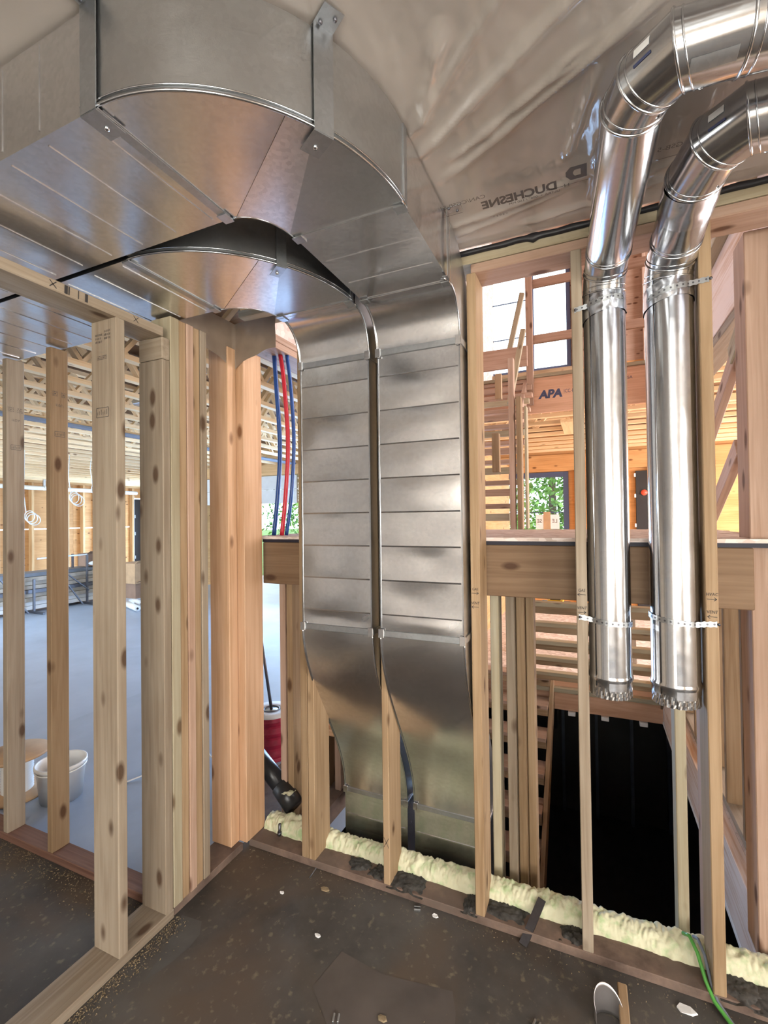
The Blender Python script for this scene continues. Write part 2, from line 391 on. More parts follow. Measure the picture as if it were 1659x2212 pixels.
def lathe(name, prof, mat, parent=None, loc=(0, 0, 0), k=28, Mw=None):
    m = MB()
    m.grid([[(r * math.cos(2 * math.pi * i / k), r * math.sin(2 * math.pi * i / k), z) for i in range(k)] for r, z in prof], close=True)
    o = m.build(name, mat, None, True)
    o.data.update(); Mx = Mw or T(*loc)
    return place(o, Mx, parent)
def text(name, body, size, Mw, mat, parent=None, shear=0.0, squeeze=1.0, align='CENTER', bold=0.0):
    c = bpy.data.curves.new('lettering', 'FONT'); c.body = body; c.size = size; c.align_x = align; c.align_y = 'CENTER'; c.shear = shear
    c.resolution_u = 3; c.offset = bold
    t = bpy.data.objects.new('lettering_tmp', c)
    me = bpy.data.meshes.new_from_object(t); bpy.data.objects.remove(t); bpy.data.curves.remove(c)
    me.materials.clear()
    for v in me.vertices: v.co.x *= squeeze
    return obj(name, me, mat, parent, Mw)
def axes(o, x, y):
    x, y = Vector(x).normalized(), Vector(y).normalized(); z = x.cross(y)
    Mx = Matrix((x, y, z)).transposed().to_4x4(); Mx.translation = o; return Mx
def strokes(name, lines, w, Mw, mat, parent=None):
    """pen strokes: 2-D polylines in the plane of Mw"""
    m = MB()
    for ln in lines:
        for (x0, y0), (x1, y1) in zip(ln, ln[1:]):
            d = Vector((x1 - x0, y1 - y0)); n = Vector((-d.y, d.x)).normalized() * w / 2; k = len(m.v)
            m.v += [(x0 - n.x, y0 - n.y, 0), (x1 - n.x, y1 - n.y, 0), (x1 + n.x, y1 + n.y, 0), (x0 + n.x, y0 + n.y, 0)]
            m.f.append((k, k + 1, k + 2, k + 3))
    me = bpy.data.meshes.new(name); me.from_pydata(m.v, [], m.f); me.update()
    return obj(name, me, mat, parent, Mw)
FRONT = lambda x, y, z: axes((x, y - 0.0012, z), (1, 0, 0), (0, 0, 1))       # on a face that looks towards -y
RIGHT = lambda x, y, z: axes((x + 0.0012, y, z), (0, 1, 0), (0, 0, 1))       # on a face that looks towards +x

# ================================================================ THE SETTING
# ---- floors
fl = empty('floor', (-0.5, -0.5, 0), 'stained grey-brown concrete slab of the duct room', 'floor', kind='structure')
box('slab', (-4.0, -3.0, -0.25), (3.0, 2.06, 0.0), 'concrete', fl, 0)
box('slab', (-5.3, -3.0, -0.25), (-4.0, 1.436, 0.0), 'concrete', fl, 0)
# pale dried puddle patches and an old sheet outline on the slab
def patch(name, pts, z, mat, parent):
    return pyo(name, [(x, y, z) for x, y in pts], [tuple(range(len(pts)))], mat, parent)
plain('slab_patch', (0.085, 0.082, 0.08), 0.6, noise_amt=0.15, scale=14)
plain('slab_sheet', (0.092, 0.076, 0.068), 0.6, noise_amt=0.2, scale=6)
patch('pale_patch', [(-1.60, 1.46), (-1.50, 1.47), (-1.46, 1.42), (-1.455, 1.36), (-1.47, 1.28), (-1.50, 1.2), (-1.53, 1.29), (-1.56, 1.38)], 0.0012, 'slab_patch', fl)
patch('worn_patch', [(-0.90, 1.58), (-0.72, 1.56), (-0.47, 1.60), (-0.44, 1.53), (-0.41, 1.36), (-0.50, 1.22), (-0.75, 1.28), (-0.93, 1.42)], 0.0012, 'slab_sheet', fl)
hf = empty('floor_hall', (-7, 5, 0), 'smooth pale grey concrete floor of the big hall behind the studs', 'floor', kind='structure')
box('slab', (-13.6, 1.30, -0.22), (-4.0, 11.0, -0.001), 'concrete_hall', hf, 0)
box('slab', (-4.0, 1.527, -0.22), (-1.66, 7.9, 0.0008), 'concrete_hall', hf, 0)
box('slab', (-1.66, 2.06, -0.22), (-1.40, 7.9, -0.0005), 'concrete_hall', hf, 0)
box('dirt_strip', (-1.95, 2.06, -0.1), (-1.40, 2.95, 0.0025), 'dirty_plate', hf, 0)
box('apron', (-9.0, 7.9, -0.22), (-1.4, 12.0, -0.02), 'gypsum_white', hf, 0)
gf = empty('floor_great_room', (1, 7, 0), 'pale strand board subfloor of the room beyond the stairwell', 'floor', kind='structure')
box('subfloor', (-1.40, 5.25, -0.02), (5.0, 9.0, 0.0), 'osb', gf, 0)
box('subfloor', (0.66, 2.06, -0.02), (5.0, 5.25, 0.0), 'osb', gf, 0)
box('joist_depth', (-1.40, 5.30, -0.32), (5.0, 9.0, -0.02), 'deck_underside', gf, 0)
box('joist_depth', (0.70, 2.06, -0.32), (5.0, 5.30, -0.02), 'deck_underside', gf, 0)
bf = empty('floor_basement', (0, 5, -2.7), 'dark basement floor at the foot of the stairwell', 'floor', kind='structure')
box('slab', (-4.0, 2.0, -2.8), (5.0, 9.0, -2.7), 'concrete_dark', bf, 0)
og = empty('ground', (0, 30, -0.5), 'green lawn outside the far windows', 'ground', kind='structure')
box('lawn', (-60, 9.3, -0.6), (60, 90, -0.5), 'grass', og, 0)
box('lawn', (-60, -60, -0.6), (60, -3.3, -0.5), 'grass', og, 0)

# ---- our ceiling: insulation above clear poly film
ce = empty('ceiling', (-0.5, -0.5, 2.8), 'brown mineral wool ceiling held up by clear plastic vapour film', 'ceiling', kind='structure')
rows = []
for i in range(60):
    rows.append([(-5.3 + 8.3 * i / 59, -3.0 + 4.91 * j / 49, 2.806 + 0.016 * noise.noise(Vector((i * 0.5, j * 0.45, 0)))) for j in range(50)])
m = MB(); m.grid(rows); m.build('insulation', 'insulation', ce, True)
box('roof_board', (-5.4, -3.1, 2.86), (3.1, 2.05, 3.1), 'roof_dark', ce, 0)
for k in range(16):
    x = -3.9 + 0.41 * k
    box('joist', (x, -3.0, 2.797), (x + 0.038, 1.90, 2.84), 'pine', ce, 0)
# film: wrinkled sheet, dips between staples and gathers towards the duct
FOLDS = [((-0.44, 1.34), (0.14, 0.97), 0.023, 0.016), ((-0.40, 1.47), (0.20, 1.13), 0.019, 0.014), ((-0.36, 1.40), (0.02, 1.20), 0.016, 0.011), ((-0.46, 1.27), (-0.10, 0.95), 0.014, 0.014),
         ((-0.47, 1.74), (0.02, 1.66), 0.018, 0.011), ((-0.44, 1.79), (-0.05, 1.70), 0.014, 0.010), ((-0.42, 1.24), (-0.30, 1.02), 0.018, 0.018), ((0.10, 1.74), (0.50, 1.66), 0.016, 0.011), ((-0.20, 1.82), (0.30, 1.78), 0.014, 0.014),
         ((-0.30, 0.80), (0.40, 0.70), 0.016, 0.021), ((-0.05, 1.55), (0.04, 1.25), 0.014, 0.011), ((0.02, 1.80), (0.045, 1.50), 0.012, 0.009), ((0.20, 1.0), (0.9, 0.9), 0.018, 0.016), ((-1.5, 0.4), (-0.7, 0.3), 0.014, 0.023), ((-3.0, 0.9), (-1.4, 0.45), 0.021, 0.034)]
def spread(lo, a, b, hi, fine, coarse):
    v = [lo + (a - lo) * k / coarse for k in range(coarse)] + [a + (b - a) * k / fine for k in range(fine)] + [b + (hi - b) * k / coarse for k in range(coarse + 1)]
    return v
rows = []
for x in spread(-5.3, -0.75, 0.95, 3.0, 260, 40):
    r = []
    for y in ([-3.0 + 3.55 * k / 40 for k in range(40)] + [0.55 + 1.34 * k / 210 for k in range(211)]):
        z = 2.779 + 0.006 * noise.noise(Vector((x * 1.7, y * 2.6, 3))) + 0.0025 * noise.noise(Vector((x * 9, y * 6, 7))) + 0.0016 * noise.noise(Vector((x * 34, y * 16, 2)))
        for (ax, ay), (bx, by), dep, wid in FOLDS:
            dx, dy = bx - ax, by - ay; ll = dx * dx + dy * dy; t = ((x - ax) * dx + (y - ay) * dy) / ll
            if -0.1 < t < 1.1:
                q = abs((x - ax) * dy - (y - ay) * dx) / math.sqrt(ll) + 0.012 * noise.noise(Vector((t * 4, ax * 9, 1)))
                z -= dep * math.exp(-(q / wid) ** 2) * max(0, min(1, (t + 0.1) * 6)) * max(0, min(1, (1.1 - t) * 3))
        t = max(0.0, (y - 1.62) / 0.27); z -= 0.016 * t * t
        r.append((x, y, min(z, 2.785)))
    rows.append(r)
m = MB(); m.grid(rows); fm = m.build('vapour_film', 'poly_film', ce, True)
CEIL = lambda x, y, z=2.745: axes((x, y, z), (-1, 0, 0), (0, -1, 0))
text('print', 'DUCHESNE', 0.056, CEIL(-0.207, 1.625), 'print_ink', ce, squeeze=0.86, bold=0.0022)
text('print', 'CAN/CGSB-51,34-M', 0.026, CEIL(-0.42, 1.578), 'print_ink', ce)
text('print', 'ULTRA + .006" / 150 MM', 0.016, CEIL(-0.16, 1.655), 'print_ink', ce)
text('print', '< 6 0 3 >', 0.014, CEIL(-0.28, 1.70), 'print_ink', ce)
text('print', 'CAN/CGSB-51,34', 0.026, CEIL(0.25, 1.598), 'print_ink', ce)
for (x0, x1, y) in ((-0.12, 0.01, 1.638), (-0.53, -0.40, 1.628), (0.20, 0.34, 1.64)):
    strokes('print', [[(0, 0), (x1 - x0, 0)], [((x1 - x0) * .5 - .006, -.008), ((x1 - x0) * .5 - .006, .008)], [((x1 - x0) * .5 + .006, -.008), ((x1 - x0) * .5 + .006, .008)]], 0.0022, CEIL(x1, y), 'print_ink', ce)
lg = MB()
pts = [(-0.028, -0.03), (0.02, -0.03), (0.034, -0.008), (0.034, 0.012), (0.02, 0.03), (-0.028, 0.03)]
lg.v = [(x, y, 0) for x, y in pts] + [(x * 0.36, y * 0.45, 0) for x, y in pts]
lg.f = [(i, (i + 1) % 6, 6 + (i + 1) % 6, 6 + i) for i in range(6)]
me = bpy.data.meshes.new('print'); me.from_pydata(lg.v, [], lg.f); obj('print', me, 'print_ink', ce, CEIL(-0.022, 1.59))
text('print', 'BOTTOM', 0.055, axes((-0.305, 0.955, 2.798), (0, -1, 0), (1, 0, 0)), 'ink', ce)
box('print_board', (-0.36, 0.3, 2.7995), (-0.25, 1.55, 2.803), 'pine_pink', ce, 0)
rows = []
for i in range(41):
    t = i / 40
    if t < 0.5: px_, py_ = -1.655, 1.50 + 0.36 * t / 0.5
    else: px_, py_ = -1.655 + 0.26 * (t - 0.5) / 0.5, 1.866
    zb = 2.50 - 0.075 * (1 - abs(2 * t - 1)) ** 2 + 0.008 * noise.noise(Vector((t * 6, 0, 0)))
    rows.append([(px_ + 0.004 * noise.noise(Vector((t * 7, k * .4, 0))), py_ - 0.006 * noise.noise(Vector((t * 7, k * .4, 5))), zb + (2.66 - zb) * k / 6) for k in range(7)])
m = MB(); m.grid(rows); m.build('film_flap', 'flap_film', ce, True)
cau = MB()
rows = []
for i in range(120):
    x = -1.5 + 2.6 * i / 119; w = 0.012 + 0.006 * noise.noise(Vector((x * 9, 0, 1))); dz = 0.004 * noise.noise(Vector((x * 14, 5, 1)))
    if 0.16 < (x + 0.36) % 0.9 < 0.19: w += 0.009
    rows.append([(x, 1.902 + 0.012 * math.cos(a), 2.752 + dz + w * math.sin(a)) for a in [math.pi * (0.5 + k / 6) for k in range(7)]])
cau.grid(rows); co = cau.build('caulk_bead', 'black_caulk', None, True, origin=(-0.2, 1.9, 2.75))
tag(co, 'black acoustic sealant smeared along the top of the stud wall', 'caulk')

# ---- wall B (left, runs away from the camera)
wb = empty('wall_left', (-1.69, 1.3, 0), 'bare pine stud partition on the left, under the ducts', 'wall', kind='structure')
box('bottom_plate', (-1.765, -0.6, 0.0), (-1.62, 1.44, 0.038), 'pine', wb)
box('bottom_plate', (-1.765, 1.445, 0.0), (-1.625, 1.87, 0.037), 'dirty_plate', wb)
box('top_plate', (-1.762, -0.6, 2.43), (-1.62, 1.405, 2.468), 'pine', wb)
def bstud(y0, y1, z0, z1, mat='pine', x0=-1.76, x1=-1.62): return box('stud', (x0, y0, z0), (x1, y1, z1), mat, wb)
b1 = bstud(1.19, 1.228, 0.038, 2.43)
bstud(-0.2, -0.162, 0.038, 2.43); bstud(0.37, 0.408, 0.038, 2.43)
b2 = bstud(1.398, 1.436, 0.038, 2.335); box('block', (-1.758, 1.397, 2.337), (-1.621, 1.437, 2.428), 'pine', wb)
bstud(1.438, 1.484, 0.038, 2.53, 'pine_pale', -1.735, -1.618)
for i, (mt, dx) in enumerate((('pine_gold', 0.0), ('pine_pink', 0.004), ('pine_gold', -0.002), ('pine', 0.003))):
    bstud(1.487 + i * 0.0395, 1.487 + i * 0.0395 + 0.038, 0.038, 2.53, mt, -1.765 + dx, -1.622 + dx)
box('stud', (-1.775, 1.812, 0.038), (-1.650, 1.872, 2.53), 'pine_orange', wb)
for pz, py in ((2.457, 0.966),):
    strokes('pencil_mark', [[(-.011, -.011), (.011, .011)], [(-.011, .011), (.011, -.011)]], 0.003, RIGHT(-1.62, py, 2.45), 'ink', wb)
strokes('pencil_mark', [[(-.011, -.011), (.011, .011)], [(-.011, .011), (.011, -.011)]], 0.002, RIGHT(-1.62, 1.275, 2.45), 'ink', wb)
for py, w in ((1.008, 0.011), (1.018, 0.004), (1.05, 0.003), (1.078, 0.010)):
    strokes('marker_dash', [[(0, -0.015), (0.001, 0.014)]], w, RIGHT(-1.62, py, 2.45), 'ink', wb)
def stamp(parent, x, y, z, s=1.0, face=FRONT):
    """grade stamp: a frame with unreadable bars"""
    h, w = 0.018 * s, 0.034 * s
    ln = [[(-w, -h), (w, -h), (w, h), (-w, h), (-w, -h)]]
    for k in range(6): ln.append([(-w * .8 + k * w * .3, -h * .5), (-w * .8 + k * w * .3, h * (.1 + .5 * ((k * 7) % 3) / 2))])
    strokes('grade_stamp', ln, 0.0022, face(x, y, z), 'print_ink', parent)
def bars(parent, x, y, z, w, h, face=FRONT, seed=1):
    rd = random.Random(seed); ln = []
    for r in range(3):
        xx = -w / 2
        while xx < w / 2:
            dx = rd.uniform(0.003, 0.009); ln.append([(xx, h * (r - 1) / 3 - h * .1), (xx + rd.uniform(0, .002), h * (r - 1) / 3 + h * .1)]); xx += dx
    strokes('mill_print', ln, 0.0024, face(x, y, z), 'print_ink', parent)
bars(b1, -1.715, 1.19, 2.36, 0.034, 0.04, seed=3); bars(b1, -1.665, 1.19, 2.37, 0.034, 0.04, seed=4); bars(b1, -1.695, 1.19, 2.285, 0.05, 0.018, seed=5)
stamp(b1, -1.695, 1.19, 2.075)

# ---- wall A (left back, bottom plate is red-brown treated lumber)
wa = empty('wall_hall', (-2.8, 1.5, 0), 'bare stud partition on a red-brown treated plate, before the hall', 'wall', kind='structure')
box('bottom_plate', (-5.3, 1.436, 0.0), (-1.77, 1.526, 0.038), 'treated_plate', wa)
for i, x in enumerate((-2.843, -2.472, -3.25, -3.66, -4.07, -4.5, -4.9)):
    s = box('stud', (x, 1.438, 0.038), (x + 0.038, 1.524, 2.53), 'pine_gold' if i % 2 else 'pine', wa)
    if i < 2:
        z = 2.06 if i == 0 else 2.10
        stamp(s, x + 0.038, 1.482, z, 0.7, RIGHT)
        bars(s, x + 0.038, 1.46, z + .20, 0.022, 0.028, RIGHT, 10 + i); bars(s, x + 0.038, 1.502, z + .20, 0.022, 0.028, RIGHT, 20 + i); bars(s, x + 0.038, 1.482, z + .145, 0.036, 0.014, RIGHT, 30 + i)
    else:
        pass

# ---- wall C (back, stud wall the ducts drop through)
wc = empty('wall_back', (-0.5, 1.97, 0), 'open stud wall at the back with the ducts in its bays', 'wall', kind='structure')
bp_ = box('bottom_plate', (-1.62, 1.905, 0.0), (1.6, 2.05, 0.034), 'dirty_plate', wc)
box('top_plate', (-1.66, 1.905, 2.708), (1.6, 2.045, 2.745), 'pine_pale', wc)
for xa, xb in ((-0.44, 1.6),):
    box('top_plate', (xa, 1.908, 2.668), (xb, 2.045, 2.706), 'pine_pink', wc)
def cstud(x0, x1, mat='pine', z1=2.668, y0=1.905, y1=2.045): return box('stud', (x0, y0, 0.034), (x1, y1, z1), mat, wc)
cstud(-1.66, -1.607, 'pine_orange', 2.53, 1.875, 2.018)
cstud(-1.300, -1.262, 'pine_gold', 2.53); cstud(-1.260, -1.224, 'pine_gold', 1.14)
c2 = cstud(-0.869, -0.838, 'pine_gold', 2.53); c3 = cstud(-0.458, -0.420, 'pine_gold')
c4 = cstud(-0.056, -0.018, 'pine'); c5 = cstud(0.352, 0.390, 'pine_gold'); cstud(0.78, 0.818, 'pine'); cstud(1.2, 1.238, 'pine')
AR_R = [[(-.014, 0), (.014, 0)], [(.006, .006), (.014, 0), (.006, -.006)]]
AR_L = [[(-.014, 0), (.014, 0)], [(-.006, .006), (-.014, 0), (-.006, -.006)]]
def note(st, x, z, word, arrow):
    text('handwriting', word, 0.0155, FRONT(x, 1.905, z), 'ink', st, shear=0.15, squeeze=0.85)
    strokes('handwriting', arrow, 0.0018, FRONT(x, 1.905, z - 0.016), 'ink', st)
note(c3, -0.440, 1.362, 'GAS', AR_R); note(c3, -0.440, 1.305, 'VENT', AR_L)
note(c4, -0.037, 1.378, 'GAS', AR_L); note(c4, -0.037, 1.312, 'VENT', AR_R)
note(c5, 0.371, 1.385, 'HVAC', AR_R); note(c5, 0.371, 1.325, 'VENT', AR_L)
strokes('pencil_mark', [[(-.012, -.022), (.012, .022)], [(-.012, .022), (.012, -.022)]], 0.002, FRONT(-0.853, 1.905, 0.22), 'ink', c2)

# tar blobs trodden onto the plate
def blob(name, cx, cy, rx, ry, hz, mat, parent, z0=0.034, seed=0, n=26, bumps=26):
    rows = []
    for i in range(n):
        r = []
        for j in range(n):
            u, v = 2 * i / (n - 1) - 1, 2 * j / (n - 1) - 1
            d = math.sqrt(u * u + v * v); e = max(0, 1 - d * (0.9 + 0.45 * noise.noise(Vector((u * 2.3 + seed, v * 2.3, seed)))))
            h = hz * min(1, e * 2.2) * (0.55 + 0.6 * abs(noise.noise(Vector((u * rx * bumps * 4, v * ry * bumps * 4, seed + 5)))))
            r.append((cx + u * rx, cy + v * ry, z0 - 0.004 + h))
        rows.append(r)
    m = MB(); m.grid(rows); return m.build(name, mat, parent, True, origin=(cx, cy, z0))
for k, (x, y, rx, ry) in enumerate(((-0.77, 1.965, 0.085, 0.07), (-0.485, 1.955, 0.035, 0.06), (-0.355, 1.975, 0.10, 0.06), (-0.92, 1.96, 0.045, 0.05), (-1.02, 1.97, 0.06, 0.05), (0.44, 1.975, 0.07, 0.08), (0.60, 1.97, 0.14, 0.08), (-0.09, 1.965, 0.05, 0.05))):
    blob('tar_splatter', x, y, rx, ry, 0.018, 'tar', bp_, seed=k * 3.1)

# spray foam bead
rows = []
NX = 900
for i in range(NX):
    x = -1.60 + 2.75 * i / (NX - 1); r = []
    amp = 1.0 + 0.25 * noise.noise(Vector((x * 3.2, 0, 2))) + 0.10 * max(0, x)
    for k in range(26):
        a = math.pi * k / 25
        rad = 0.062 * amp
        px, pz = 2.055 - rad * 0.95 * math.cos(a), 0.018 + rad * 1.15 * math.sin(a) ** 0.8
        if px > 2.075: pz -= (px - 2.075) * 1.4
        nz = (0.016 * abs(noise.noise(Vector((x * 22, px * 22, pz * 22)))) + 0.012 * abs(noise.noise(Vector((x * 55, px * 55, pz * 55))))) * (0.35 + 0.65 * min(1, k / 8)) - 0.004
        r.append((x, px - nz * math.cos(a), max(pz, 0.0) + nz * math.sin(a)))
    r.append((x, 2.075, -0.10)); rows.append(r)
m = MB(); m.grid(rows); fo = m.build('spray_foam', 'foam', None, True, origin=(-0.2, 2.05, 0.03))
tag(fo, 'lumpy pale green spray foam bead along the back wall plate', 'foam')

# ---- room behind the camera (seen in the metal)
wr = empty('wall_rear', (0, -3, 0), 'plywood wall behind the camera with a large window', 'wall', kind='structure')
for lo, hi in (((-5.3, -3.1, 0), (-0.7, -3.0, 2.8)), ((1.9, -3.1, 0), (3, -3.0, 2.8)), ((-0.7, -3.1, 0), (1.9, -3.0, 0.6)), ((-0.7, -3.1, 2.3), (1.9, -3.0, 2.8))):
    box('panel', lo, hi, 'wrapped_wall', wr, 0)
ws = empty('wall_right', (3, 0, 0), 'plywood wall to the right of the camera with an added light opening', 'wall', kind='structure')
for lo, hi in (((3.0, -3, 0), (3.1, -1.5, 2.8)), ((3.0, 0.3, 0), (3.1, 2.05, 2.8)), ((3.0, -1.5, 0), (3.1, 0.3, 0.75)), ((3.0, -1.5, 2.25), (3.1, 0.3, 2.8))):
    box('panel', lo, hi, 'wrapped_wall', ws, 0)
wl = empty('wall_outer', (-4, 0, 0), 'plywood outer wall at the far left of the duct room', 'wall', kind='structure')
box('panel', (-5.4, -3, 0), (-5.3, 1.436, 2.8), 'wrapped_wall', wl, 0)

# ================================================================ DUCTS
Z0, Z1, YF, DD = 2.54, 2.77, 1.83, 0.21
def panel_grid(o, ux, uy, nx_, ny_, bulge, seed=0):
    """flat rectangle o + s*ux + t*uy with a shallow pillow along its normal"""
    o, ux, uy = Vector(o), Vector(ux), Vector(uy); n = ux.cross(uy).normalized(); rows = []
    for i in range(nx_ + 1):
        r = []
        for j in range(ny_ + 1):
            s, t = i / nx_, j / ny_
            b = bulge * (16 * s * (1 - s) * t * (1 - t)) + bulge * 0.6 * math.sin(math.pi * s) * math.sin(math.pi * t) * noise.noise(Vector((s * 2.2 + seed, t * 1.7, seed)))
            r.append(o + ux * s + uy * t + n * b)
        rows.append(r)
    return rows
def arc(cx, cy, rx, ry, a0, a1, n): return [(cx + rx * math.cos(a0 + (a1 - a0) * k / n), cy + ry * math.sin(a0 + (a1 - a0) * k / n)) for k in range(n + 1)]
def duct(label, xl, xr, y0, y1, xs, ye, yd, seed):
    D = empty('rectangular_duct', ((xl + xr) / 2, YF, 1.2), label, 'duct')
    g = 'galvanized'
    x0 = -5.25
    # straight run along the partition
    run = MB(); rd = random.Random(seed)
    nb = int((xs - x0) / 0.146); xb = [xs - 0.055 - 0.146 * k for k in range(nb)] + [x0]
    ed = [xs] + xb
    for k in range(len(ed) - 1):
        a, b = ed[k + 1], ed[k]
        run.grid(panel_grid((a, y0, Z0), (b - a, 0, 0), (0, y1 - y0, 0), 6, 8, rd.uniform(-0.0022, 0.0022), seed + k))
        run.grid(panel_grid((a, y0, Z0), (0, 0, Z1 - Z0), (b - a, 0, 0), 4, 6, rd.uniform(-0.002, 0.002), seed + k))
    run.grid([[(x0, y1, Z0), (xs, y1, Z0)], [(x0, y1, Z1), (xs, y1, Z1)]]); run.grid([[(x0, y0, Z1), (xs, y0, Z1)], [(x0, y1, Z1), (xs, y1, Z1)]])
    ro = run.build('straight_run', g, D, False, origin=(xs, y0, Z0))
    for x in xb[:-1]:
        box('bead', (x - 0.002, y0 + 0.02, Z0 - 0.0022), (x + 0.002, y1 - 0.02, Z0), g, ro, 0)
        if x > -2.2: box('bead', (x - 0.002, y0 - 0.002, Z0 + 0.02), (x + 0.002, y0, Z1 - 0.01), g, ro, 0)
    # flat elbow
    n = 36; cx, cy = xs, ye
    outer = arc(cx, cy, xr - cx, cy - y0, -math.pi / 2, 0, n); inner = arc(cx, cy, xl - cx, cy - y1, -math.pi / 2, 0, n)
    w = MB(); w.grid([[(x, y, Z0) for x, y in outer], [(x, y, (Z0 + Z1) / 2) for x, y in outer], [(x, y, Z1) for x, y in outer]])
    w.build('elbow_outer_wrap', 'galvanized_brushed', D, True, origin=(cx, y0, Z0))
    w = MB(); w.grid([[(x, y, Z0) for x, y in inner], [(x, y, Z1) for x, y in inner]]); w.build('elbow_inner_wrap', 'galvanized_brushed', D, True, origin=(cx, y1, Z0))
    w = MB(); w.grid([[(x, y, Z1) for x, y in outer], [(x, y, Z1) for x, y in inner]]); w.build('elbow_top', g, D, False, origin=(cx, cy, Z1))
    cuts = (0, 17, 24, n)
    for k, (mt, dz) in enumerate((('galvanized', 0.0), ('galvanized_spangle', -0.0016), ('galvanized_brushed', -0.0005))):
        a, b = cuts[k], cuts[k + 1]
        # the middle gusset is a narrow wedge at the outer edge, wide at the throat
        if k == 1: ao, bo, ai, bi = 19, 22, 3, 33
        elif k == 0: ao, bo, ai, bi = 0, 20, 0, 4
        else: ao, bo, ai, bi = 21, n, 32, n
        rows = []
        for s in range(11):
            t = s / 10; fo_ = ao + (bo - ao) * t; fi = ai + (bi - ai) * t
            def P(arr, f):
                i0 = min(int(f), n - 1); q = f - i0; return Vector((arr[i0][0] * (1 - q) + arr[i0 + 1][0] * q, arr[i0][1] * (1 - q) + arr[i0 + 1][1] * q, Z0 + dz))
            po, pi = P(outer, fo_), P(inner, fi)
            rows.append([po.lerp(pi, q / 8) + Vector((0, 0, (0.0022 if k == 2 else -0.0018) * math.sin(math.pi * q / 8) * math.sin(math.pi * t))) for q in range(9)])
        w = MB(); w.grid(rows); w.build('elbow_gusset' if k == 1 else 'elbow_cheek', mt, D, True, origin=(cx, cy, Z0))
    tube('standing_edge', [(x, y, Z0 - 0.001) for x, y in [(cx + (xr - cx + 0.004) * math.cos(-math.pi / 2 + math.pi / 2 * k / 40), cy + (cy - y0 + 0.004) * math.sin(-math.pi / 2 + math.pi / 2 * k / 40)) for k in range(41)]], 0.004, 'galvanized_round', D, 6)
    tube('standing_edge', [(cx + (xr - cx + 0.003) * math.cos(-math.pi / 2 + math.pi / 2 * k / 40), cy + (cy - y0 + 0.003) * math.sin(-math.pi / 2 + math.pi / 2 * k / 40), Z0 + 0.013) for k in range(41)], 0.0022, 'galvanized_round', D, 6)
    tube('standing_edge', [(cx + (xl - cx) * math.cos(-math.pi / 2 + math.pi / 2 * k / 30), cy + (cy - y1) * math.sin(-math.pi / 2 + math.pi / 2 * k / 30), Z0 - 0.001) for k in range(31)], 0.0025, 'galvanized_round', D, 6)
    # cleats round the elbow joints, each end folded over as a small tab
    box('drive_cleat', (xs - 0.022, y0 + 0.01, Z0 - 0.004), (xs + 0.002, y1 - 0.01, Z0 - 0.0005), 'galvanized_strap', D, 0.001)
    for yy in (y0, y1 - 0.03): box('cleat_tab', (xs - 0.026, yy - 0.004, Z0 - 0.008), (xs + 0.006, yy + 0.034, Z0 - 0.004), 'galvanized_strap', D, 0.001)
    box('drive_cleat', (xl + 0.005, ye - 0.002, Z0 - 0.004), (xr - 0.005, ye + 0.022, Z0 - 0.0005), 'galvanized', D, 0.001)
    for xx in (xl - 0.004, xr - 0.028): box('cleat_tab', (xx, ye - 0.006, Z0 - 0.008), (xx + 0.034, ye + 0.026, Z0 - 0.004), 'galvanized_strap', D, 0.001)
    box('drive_cleat', (xr - 0.001, ye - 0.002, Z0), (xr + 0.005, ye + 0.022, Z1), 'galvanized_strap', D, 0.001)
    # level piece to the wall
    if yd - ye > 0.06:
        w = MB(); nbd = max(1, round((yd - ye) / 0.16)); st = (yd - ye) / nbd
        for k in range(nbd):
            a = ye + k * st
            w.grid(panel_grid((xl, a, Z0), (xr - xl, 0, 0), (0, st, 0), 8, 6, rd.uniform(-0.0025, 0.0025), seed + 40 + k))
            w.grid(panel_grid((xr, a, Z0), (0, 0, Z1 - Z0), (0, st, 0), 4, 6, rd.uniform(0.001, 0.004), seed + 50 + k))
        w.grid([[(xl, ye, Z0), (xl, yd, Z0)], [(xl, ye, Z1), (xl, yd, Z1)]]); w.grid([[(xl, ye, Z1), (xl, yd, Z1)], [(xr, ye, Z1), (xr, yd, Z1)]])
        lo_ = w.build('level_piece', g, D, False, origin=(xl, ye, Z0))
        for k in range(1, nbd): box('bead', (xl + 0.02, ye + k * st - 0.002, Z0 - 0.002), (xr - 0.02, ye + k * st + 0.002, Z0), g, lo_, 0)
    # drop elbow: curves from level to plumb
    ry_, rz_ = YF - yd, 0.172; ZE = Z0 - rz_; na = 20
    thr = [(yd + ry_ * math.sin(math.pi / 2 * k / na), ZE + rz_ * math.cos(math.pi / 2 * k / na)) for k in range(na + 1)]
    hel = [(yd + (ry_ + DD) * math.sin(math.pi / 2 * k / na), ZE + (Z1 - ZE) * math.cos(math.pi / 2 * k / na)) for k in range(na + 1)]
    w = MB(); w.grid([[(xl, y, z), ((xl + xr) / 2, y - 0.002, z), (xr, y, z)] for y, z in thr]); w.build('drop_elbow_throat', g, D, True, origin=(xl, YF, ZE))
    w = MB()
    for x in (xl, xr): w.grid([[(x, y, z) for y, z in thr], [(x, y, z) for y, z in hel]])
    w.grid([[(xl, y, z), (xr, y, z)] for y, z in hel]); w.build('drop_elbow_cheeks', 'galvanized_brushed', D, False, origin=(xl, YF, ZE))
    for x in (xl, xr): tube('standing_edge', [(x, y - 0.002, z - 0.001) for y, z in thr], 0.0042, 'galvanized_round', D, 6)
    box('drive_cleat', (xl + 0.005, yd - 0.024, Z0 - 0.005), (xr - 0.005, yd - 0.001, Z0 - 0.0005), 'galvanized', D, 0.001)
